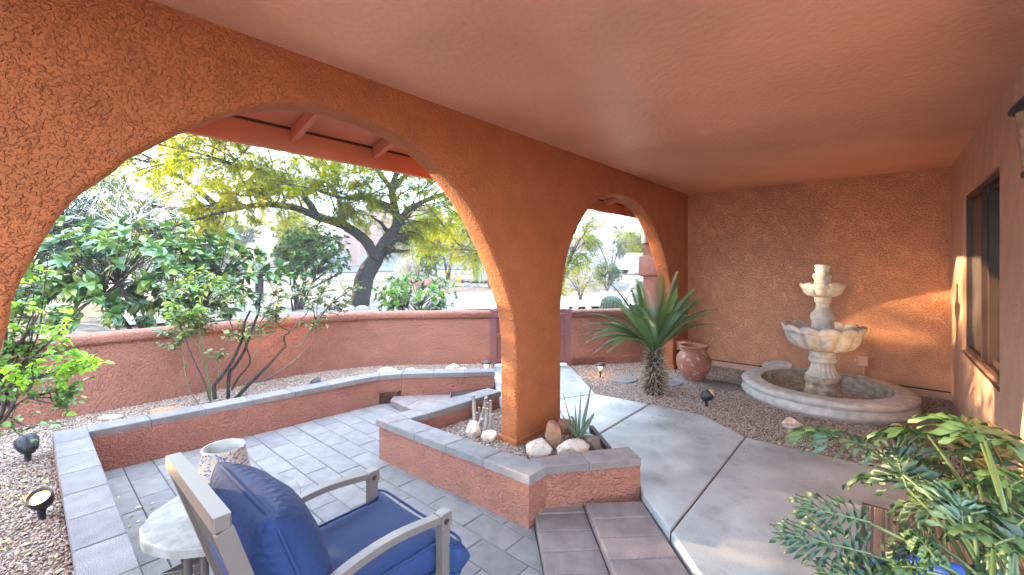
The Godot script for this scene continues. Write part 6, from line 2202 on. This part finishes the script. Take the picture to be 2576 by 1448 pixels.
func build_vegetation() -> void:
	var mes := [lin(0.21, 0.27, 0.045), lin(0.16, 0.23, 0.05), lin(0.28, 0.31, 0.05), lin(0.13, 0.19, 0.055), lin(0.33, 0.32, 0.045)]
	limb_tree("mesquite_tree", "large forked mesquite tree with a dark furrowed trunk and feathery crown", Vector3(-12.05, 0.12, -6.75), MESQUITE, "bark", mes, 13, 0.23, 7)
	limb_tree("mesquite_tree", "leaning mesquite tree with a thick trunk behind the broad leaved shrub at the left", Vector3(-21.0, 0.95, -4.27), SECOND, "bark", mes, 12, 0.28, 9)
	# bare pale tree
	var t := thing("bare_tree", "pale nearly bare tree with spreading whitish twigs at the left", "tree", Vector3(-12.71, 0.3, -1.54))
	var rng := RandomNumberGenerator.new()
	rng.seed = 3
	var st := mb(true)
	tube(st, PackedVector3Array([Vector3(0, -0.1, 0), Vector3(0.02, 0.9, 0), Vector3(0, 1.7, 0)]), PackedFloat32Array([0.07, 0.055, 0.045]), 9, true, 0.1)
	var tw := mb(true)
	var tips := []
	for b in BARE:
		var pts := []
		for p in b[0]:
			pts.append(p - t.position)
		var sp := smooth_path(pts, 4)
		tube(st, sp, taper(sp.size(), b[1], b[2]), 7, false)
		if b[1] < 0.04:
			for k in 6:
				var i := rng.randi_range(2, sp.size() - 2)
				branchlet(tw, sp[i], ((sp[i + 1] - sp[i]).normalized() + Vector3(rng.randfn() * 0.5, rng.randfn() * 0.3 + 0.5, rng.randfn() * 0.5)).normalized(), rng.randf_range(0.3, 0.7), 0.007, 1, rng, tips, 0.0)
	obj("trunk", st, M.pale_twig, t)
	obj("twigs", tw, M.pale_twig, t)
	var lx := []
	for pts in tips:
		for k in 2:
			if rng.randf() < 0.5:
				lx.append(Transform3D(frame_for(Vector3(rng.randfn(), -0.5, rng.randfn())) * Basis.from_scale(Vector3.ONE * rng.randf_range(0.7, 1.3)), pts[rng.randi_range(1, 4)]))
	multi("sparse_leaves", leaf_mesh(0.06, 0.045, 0.3, 0.01), M.leaf, lx, t, tint(lx.size(), [lin(0.26, 0.27, 0.05), lin(0.34, 0.16, 0.06), lin(0.20, 0.24, 0.07)], rng))
	# broad leaved shrubs behind the wall
	var big := [leaf_mesh(0.155, 0.088, 0.22, 0.045, 1.4, 7, 0.004), leaf_mesh(0.14, 0.075, 0.35, 0.06, 1.4, 7, 0.004), leaf_mesh(0.165, 0.095, 0.15, 0.03, 1.4, 7, 0.005)]
	var pc := [lin(0.06, 0.13, 0.05), lin(0.085, 0.17, 0.055), lin(0.045, 0.105, 0.05), lin(0.12, 0.21, 0.05), lin(0.20, 0.24, 0.05)]
	palette("pummelo", pc, 0.32, Color(0.28, 0.38, 0.10))
	shrub("citrus_shrub", "big citrus shrub with broad glossy leaves above the courtyard wall at the left", "shrub", Vector3(-7.62, 0.0, -1.25), Vector3(-7.62, 1.36, -1.25), Vector3(0.95, 0.78, 1.62), 270, 9, big, "pummelo", pc, 300, 51, "cane", 0.02, 0.3, 1.05)
	var med := [leaf_mesh(0.105, 0.055, 0.25, 0.03, 1.4, 6, 0.002), leaf_mesh(0.09, 0.048, 0.4, 0.04, 1.4, 6, 0.002)]
	var cc := [lin(0.055, 0.125, 0.03), lin(0.08, 0.17, 0.035), lin(0.04, 0.10, 0.035), lin(0.13, 0.22, 0.04)]
	palette("citrus", cc, 0.35, Color(0.5, 0.65, 0.15))
	shrub("citrus_shrub", "low rounded citrus shrub just behind the wall right of the forked trunk", "shrub", Vector3(-6.12, 0.0, -4.50), Vector3(-6.12, 0.93, -4.50), Vector3(0.66, 0.46, 0.74), 150, 9, med, "citrus", cc, 300, 52, "cane", 0.012, 0.5, 0.85)
	var sh := shrub("orange_tree", "small dense orange tree with dark stems left of the forked trunk", "shrub", Vector3(-12.62, 0.08, -5.2), Vector3(-12.33, 1.80, -5.44), Vector3(1.0, 0.92, 1.12), 330, 9, med, "citrus", cc, 0, 53, "cane", 0.02, 0.3, 1.15)
	st = mb(true)
	for k in 5:
		tube(st, PackedVector3Array([Vector3(0.1 * k - 0.2, -0.1, 0.08 * k - 0.1), Vector3(0.22 * k - 0.4, 0.5, 0.18 * k - 0.3), Vector3(0.4 * k - 0.7, 1.2, -0.3 * k + 0.4)]), PackedFloat32Array([0.04, 0.035, 0.02]), 8)
	obj("stems_001", st, M.bark, sh)
	var redm := mat("red_leaf", lin(0.42, 0.07, 0.03), 0.5)
	var rl := []
	for k in 12:
		rl.append(Transform3D(frame_for(Vector3(rng.randfn(), rng.randfn(), rng.randfn()).normalized()) * Basis.from_scale(Vector3.ONE * 1.1), Vector3(0.9 + rng.randfn() * 0.3, 1.35 + rng.randfn() * 0.32, 0.55 + rng.randfn() * 0.28)))
	multi("red_leaves", med[0], redm, rl, sh)
	# dark oleander mass at the far left
	var ol := [leaf_mesh(0.20, 0.035, 0.1, 0.03, 1.2, 4)]
	var oc := [lin(0.06, 0.10, 0.06), lin(0.09, 0.14, 0.08), lin(0.045, 0.08, 0.055)]
	palette("oleander", oc, 0.5)
	shrub("oleander", "tall dark oleander with narrow leaves at the far left behind the shrubs", "shrub", Vector3(-17.3, 0.15, 0.2), Vector3(-17.3, 2.55, 0.2), Vector3(1.9, 2.4, 2.6), 1000, 9, ol, "oleander", oc, 0, 54, "bark", 0.03, 0.3, 1.2)  # crown made taller and denser to block low sun from the back wall
	shrub("oleander", "second dark oleander further right, behind the bare tree", "shrub", Vector3(-18.6, 0.2, -2.4), Vector3(-18.6, 2.2, -2.4), Vector3(1.6, 1.9, 1.7), 300, 9, ol, "oleander", oc, 0, 55, "bark", 0.03, 0.3, 1.2)
	shrub("oleander", "third dark oleander continuing the hedge out to the left", "shrub", Vector3(-16.5, 0.0, 4.6), Vector3(-16.5, 2.0, 4.6), Vector3(1.8, 2.1, 2.4), 700, 9, ol, "oleander", oc, 0, 56, "bark", 0.03, 0.3, 1.2)  # unseen bush, added to keep the sun off the concrete walk
	# trees through the right half of the wide arch
	var pv_c := [lin(0.19, 0.22, 0.06), lin(0.14, 0.18, 0.06), lin(0.24, 0.25, 0.07)]
	small_tree("palo_verde", "palo verde tree with smooth yellow green trunks near the right side of the wide arch", spot(24.2, -2.0), 5.2, 2.3, 0.16, 5, "palo_bark", pv_c, 11, 0.26, 61)
	small_tree("desert_tree", "slender dark stemmed tree between the hedge and the palo verde", spot(26.0, -3.9), 4.2, 1.9, 0.09, 3, "bark", pv_c, 9, 0.22, 62)
	small_tree("mesquite_tree", "mesquite tree with a plain grey trunk beside the right edge of the wide arch", spot(20.0, -0.95), 5.2, 2.4, 0.19, 1, "bark", [lin(0.12, 0.17, 0.05), lin(0.16, 0.20, 0.06)], 11, 0.24, 63)
	var vm := [leaf_mesh(0.10, 0.07, 0.2, 0.02)]
	var vc := [lin(0.16, 0.27, 0.045), lin(0.22, 0.34, 0.06), lin(0.11, 0.20, 0.04)]
	palette("vine", vc, 0.5)
	shrub("vine_hedge", "bright yellow green leafy vine column behind the red boulder", "shrub", spot(26.5, -5.2), spot(26.5, -5.2) + Vector3(0, 1.6, 0), Vector3(0.85, 2.0, 0.85), 330, 9, vm, "vine", vc, 0, 64, "cane", 0.02, 0.4, 1.5)
	shrub("vine_hedge", "taller vine clump leaning left above the pale dry bush", "shrub", spot(28.0, -6.2), spot(28.0, -6.2) + Vector3(0, 2.9, 0), Vector3(1.1, 1.5, 1.1), 260, 9, vm, "vine", vc, 0, 65, "cane", 0.02, 0.4, 1.5)
	var dc := [lin(0.40, 0.36, 0.26), lin(0.34, 0.30, 0.22), lin(0.46, 0.42, 0.32)]
	palette("dry", dc, 0.8)
	shrub("dry_bush", "rounded pale dry bush left of the bright vine", "shrub", spot(25.5, -6.25), spot(25.5, -6.25) + Vector3(0, 0.8, 0), Vector3(0.85, 0.75, 0.85), 240, 9, [leaf_mesh(0.10, 0.02, 0.1, 0.02, 1.2, 3)], "dry", dc, 0, 66, "pale_twig", 0.012, 0.5, 1.3)
	shrub("dry_bush", "second pale dry bush behind the orange tree at the street", "shrub", spot(26.0, -12.3), spot(26.0, -12.3) + Vector3(0, 0.7, 0), Vector3(0.9, 0.7, 0.9), 200, 9, [leaf_mesh(0.10, 0.02, 0.1, 0.02, 1.2, 3)], "dry", dc, 0, 67, "pale_twig", 0.012, 0.5, 1.3)
	# ocotillo-like grey spiky plant
	var oc2 := thing("desert_spoon", "grey spiky desert spoon left of the orange tree", "desert plant", spot(17.0, -10.1))
	st = mb()
	for k in 90:
		var a := rng.randf() * TAU
		var d := Vector3(cos(a) * 0.45, rng.randf_range(0.6, 1.3), sin(a) * 0.45).normalized()
		var b := frame_for(d)
		var ln := rng.randf_range(0.8, 1.3)
		quad(st, Vector3(0, 0.8, 0) + b * Vector3(-0.012, 0, 0), Vector3(0, 0.8, 0) + b * Vector3(-0.01, ln * 0.6, 0), Vector3(0, 0.8, 0) + b * Vector3(0, ln, 0), Vector3(0, 0.8, 0) + b * Vector3(0.012, 0, 0))
	obj("leaves", st, mat("spoon_grey", lin(0.30, 0.33, 0.30), 0.6), oc2)
	st = mb(true)
	tube(st, PackedVector3Array([Vector3(0, -0.1, 0), Vector3(0, 0.85, 0)]), taper(2, 0.16, 0.14), 9, true, 0.2)
	obj("trunk", st, M.bark, oc2)
	# cactus by the right trunk
	var cg := mat("cactus_skin", lin(0.04, 0.06, 0.03), 0.8)
	var ct := thing("cholla_cactus", "green branching cactus at the right edge of the wide arch", "cactus", spot(21.5, -0.55))
	st = mb(true)
	for k in 6:
		var a := k * 1.05
		tube(st, smooth_path([Vector3(0, -0.05, 0), Vector3(cos(a) * 0.2, 0.35, sin(a) * 0.2), Vector3(cos(a) * 0.28, 0.7 + 0.25 * hash01(k), sin(a) * 0.28), Vector3(cos(a) * 0.33, 1.1 + 0.5 * hash01(k + 9), sin(a) * 0.33)], 3), taper(10, 0.075, 0.06), 9, true, 0.12, k)
	obj("stems", st, cg, ct)
	# plants through the narrow arch
	var grn := [lin(0.14, 0.20, 0.085), lin(0.18, 0.23, 0.09), lin(0.10, 0.15, 0.075)]
	small_tree("feathery_tree", "feathery grey green tree at the left of the view through the narrow arch", spot(16.5, 1.9), 2.7, 1.25, 0.06, 4, "bark", grn, 8, 0.17, 71, 0.5)
	small_tree("feathery_tree", "feathery tree at the right of the view through the narrow arch", spot(21.0, 7.2), 3.4, 1.3, 0.07, 4, "bark", [lin(0.16, 0.20, 0.08), lin(0.24, 0.24, 0.09)], 7, 0.17, 72, 0.4)
	small_tree("bare_shrub", "bare branching shrub behind the round green shrub", spot(21.5, 5.0), 3.0, 1.0, 0.05, 3, "cane", [], 0, 0.2, 73, 0.3, 1, "shrub")
	small_tree("grey_shrub", "thin grey green desert shrub beside the cobbles", spot(14.6, 2.35), 1.2, 0.7, 0.02, 6, "cane", [lin(0.26, 0.29, 0.15), lin(0.20, 0.24, 0.12)], 5, 0.10, 74, 0.1, 1, "shrub")
	var rs := [leaf_mesh(0.085, 0.026, 0.2, 0.015, 1.3, 4)]
	var rc := [lin(0.045, 0.095, 0.045), lin(0.065, 0.13, 0.055), lin(0.11, 0.13, 0.05)]
	palette("round", rc, 0.5)
	shrub("round_shrub", "clipped round dark green shrub in the middle of the narrow arch view", "shrub", spot(19.0, 4.25), spot(19.0, 4.25) + Vector3(0, 0.75, 0), Vector3(0.66, 0.56, 0.66), 330, 9, rs, "round", rc, 0, 75, "cane", 0.014, 0.6, 1.1)
	# near plant with a curved grey limb by the house corner
	var cb := thing("desert_willow", "leafy plant with one curved grey limb beside the far house corner", "shrub", Vector3(-4.6, 0.1, -9.4))
	st = mb(true)
	tube(st, smooth_path([Vector3(0, -0.1, 0), Vector3(0.05, 0.55, 0.1), Vector3(0.25, 0.95, -0.05), Vector3(0.75, 1.2, -0.5)], 4), taper(13, 0.055, 0.035), 9, true, 0.08)
	obj("limb", st, M.pale_twig, cb)
	var bx := []
	for k in 260:
		bx.append(Transform3D(frame_for(Vector3(rng.randfn(), rng.randfn() * 0.5, rng.randfn()).normalized()) * Basis.from_scale(Vector3.ONE * rng.randf_range(0.6, 1.3)), Vector3(0.15 + rng.randfn() * 0.3, 0.75 + rng.randfn() * 0.25, -0.5 + rng.randfn() * 0.3)))
	multi("foliage", leaf_mesh(0.07, 0.03, 0.2, 0.015), M.leaf, bx, cb, tint(bx.size(), [lin(0.16, 0.26, 0.06), lin(0.10, 0.18, 0.05), lin(0.26, 0.3, 0.06)], rng))
	# barrel cactus
	var bc := thing("barrel_cactus", "ribbed barrel cactus with yellow spines just beyond the short wall", "cactus", Vector3(-4.75, 0.1, -9.0))
	st = mb(true)
	lathe(st, [[0.01, 0.68], [0.12, 0.67, 0.1], [0.22, 0.60, 0.18], [0.27, 0.45, 0.2], [0.28, 0.3, 0.2], [0.25, 0.1, 0.2], [0.2, -0.05, 0.2]], 120, 20)
	obj("body", st, cg, bc)
	st = mb()
	for k in 500:
		var a := TAU * (k % 20) / 20.0
		var v := rng.randf()
		var r := 0.285 * pow(sin(PI * (0.15 + 0.55 * v)), 0.6) if v < 0.75 else lerpf(0.25, 0.1, (v - 0.75) * 4.0)
		var p := Vector3(cos(a) * r, 0.05 + v * 0.62, sin(a) * r)
		var d := (Vector3(cos(a), 0.5, sin(a)) + Vector3(rng.randfn(), rng.randfn(), rng.randfn()) * 0.4).normalized() * 0.04
		tri(st, p - Vector3(0, 0.002, 0), p + Vector3(0, 0.002, 0), p + d)
	stuff(obj("spines", st, M.pale_twig, bc))
	# fan palm
	var pm := thing("fan_palm", "tall fan palm standing above the far trees in the narrow arch", "palm", spot(80.0, 20.2))
	st = mb(true)
	tube(st, PackedVector3Array([Vector3(0, -1, 0), Vector3(0.1, 4, 0), Vector3(0, 6.2, 0)]), taper(3, 0.28, 0.22), 8)
	obj("trunk", st, M.bark, pm)
	st = mb()
	for k in 30:
		var a := k * 2.4
		var d := Vector3(cos(a), rng.randf_range(-0.7, 1.0), sin(a)).normalized()
		var b := frame_for(d)
		for j in 7:
			var s := (j - 3) * 0.2
			quad(st, Vector3(0, 6.3, 0) + d * 0.5, Vector3(0, 6.3, 0) + b * Vector3(s * 1.0 - 0.06, 1.2, 0.1), Vector3(0, 6.2, 0) + b * Vector3(s * 1.7, 1.75, 0.25), Vector3(0, 6.3, 0) + b * Vector3(s * 1.0 + 0.06, 1.2, 0.1))
	obj("fronds", st, mat("palm_green", lin(0.09, 0.13, 0.06), 0.6), pm)
	# far trees and hills
	var far := [[60.0, -44.0, 5.5, 4.0], [64.0, -33.0, 7.0, 4.5], [48.0, -24.0, 5.0, 3.2], [70.0, -24.0, 8.0, 4.6], [52.0, -33.0, 5.0, 3.5], [75.0, -8.0, 7.0, 4.5], [78.0, 3.0, 6.5, 4.5], [70.0, 12.0, 4.5, 3.5], [62.0, 17.5, 4.5, 3.2], [58.0, 24.0, 5.0, 3.6], [44.0, 13.5, 3.6, 2.4], [40.0, -20.5, 4.0, 2.6], [42.0, -30.0, 4.5, 3.0], [90.0, 25.0, 6.0, 4.0], [66.0, -58.0, 7.0, 5.0], [52.0, -52.0, 6.0, 4.0]]
	var far_labels := ["hazy far tree farthest left but two across the street", "hazy far tree left of the pink house, tall", "low hazy tree at the street left of the driveway", "tall hazy tree rising behind the pink house's garage", "hazy tree across the street behind the leaning mesquite", "tall hazy tree directly behind the rubble bank house", "hazy tree behind the right end of the bank house", "hazy tree left of the far bell tower", "hazy tree just below the far fan palm", "hazy tree right of the far fan palm", "small hazy tree above the round shrub in the narrow arch", "hazy street tree in front of the pink house's left end", "hazy street tree left of the desert spoon", "hazy tree farthest right beyond the palm", "hazy tree at the far left end of the street", "hazy tree second from the far left end of the street"]
	for k in far.size():
		var f: Array = far[k]
		small_tree("far_tree", far_labels[k], spot(f[0], f[1]), f[2], f[3] * 0.62, 0.16, 4, "bark", [lin(0.13, 0.17, 0.07), lin(0.18, 0.21, 0.08), lin(0.10, 0.14, 0.065)], 7, 0.55, 200 + k, 0.2, 2, "tree", "far trees across the street")
	st = mb(true)
	var nz := FastNoiseLite.new()
	nz.seed = 2
	nz.frequency = 0.008
	var last := PackedVector3Array()
	for row in 6:
		var ring := PackedVector3Array()
		for k in 61:
			var a := deg_to_rad(-70.0 + 150.0 * k / 60.0) + deg_to_rad(41.0)
			var rr := 260.0 + row * 60.0
			var hh: float = [-3.0, 3.0, 12.0, 22.0, 26.0, 10.0][row] * (0.7 + 0.5 * nz.get_noise_2d(k * 14.0, row * 30.0))
			ring.append(Vector3(-sin(a) * rr, 3.0 + hh, -cos(a) * rr))
		if row > 0:
			for k in 60:
				quad(st, ring[k], ring[k + 1], last[k + 1], last[k])
		last = ring
	struct(obj("hills", st, mat("hill", lin(0.20, 0.19, 0.16), 1.0), self))

func _ready() -> void:
	stage()
	materials()
	build_ground()
	build_porch()
	build_floors()
	build_low_walls()
	build_gravel()
	build_courtyard_wall()
	fallen_leaves()
	build_yard()
	car()
	bell_tower()
	build_chair()
	build_table()
	build_fountain()
	build_fittings()
	build_vegetation()
	build_cycad()
	build_aloe()
	build_roses()
	build_left_bush()
	set_philo()
	build_philodendron()
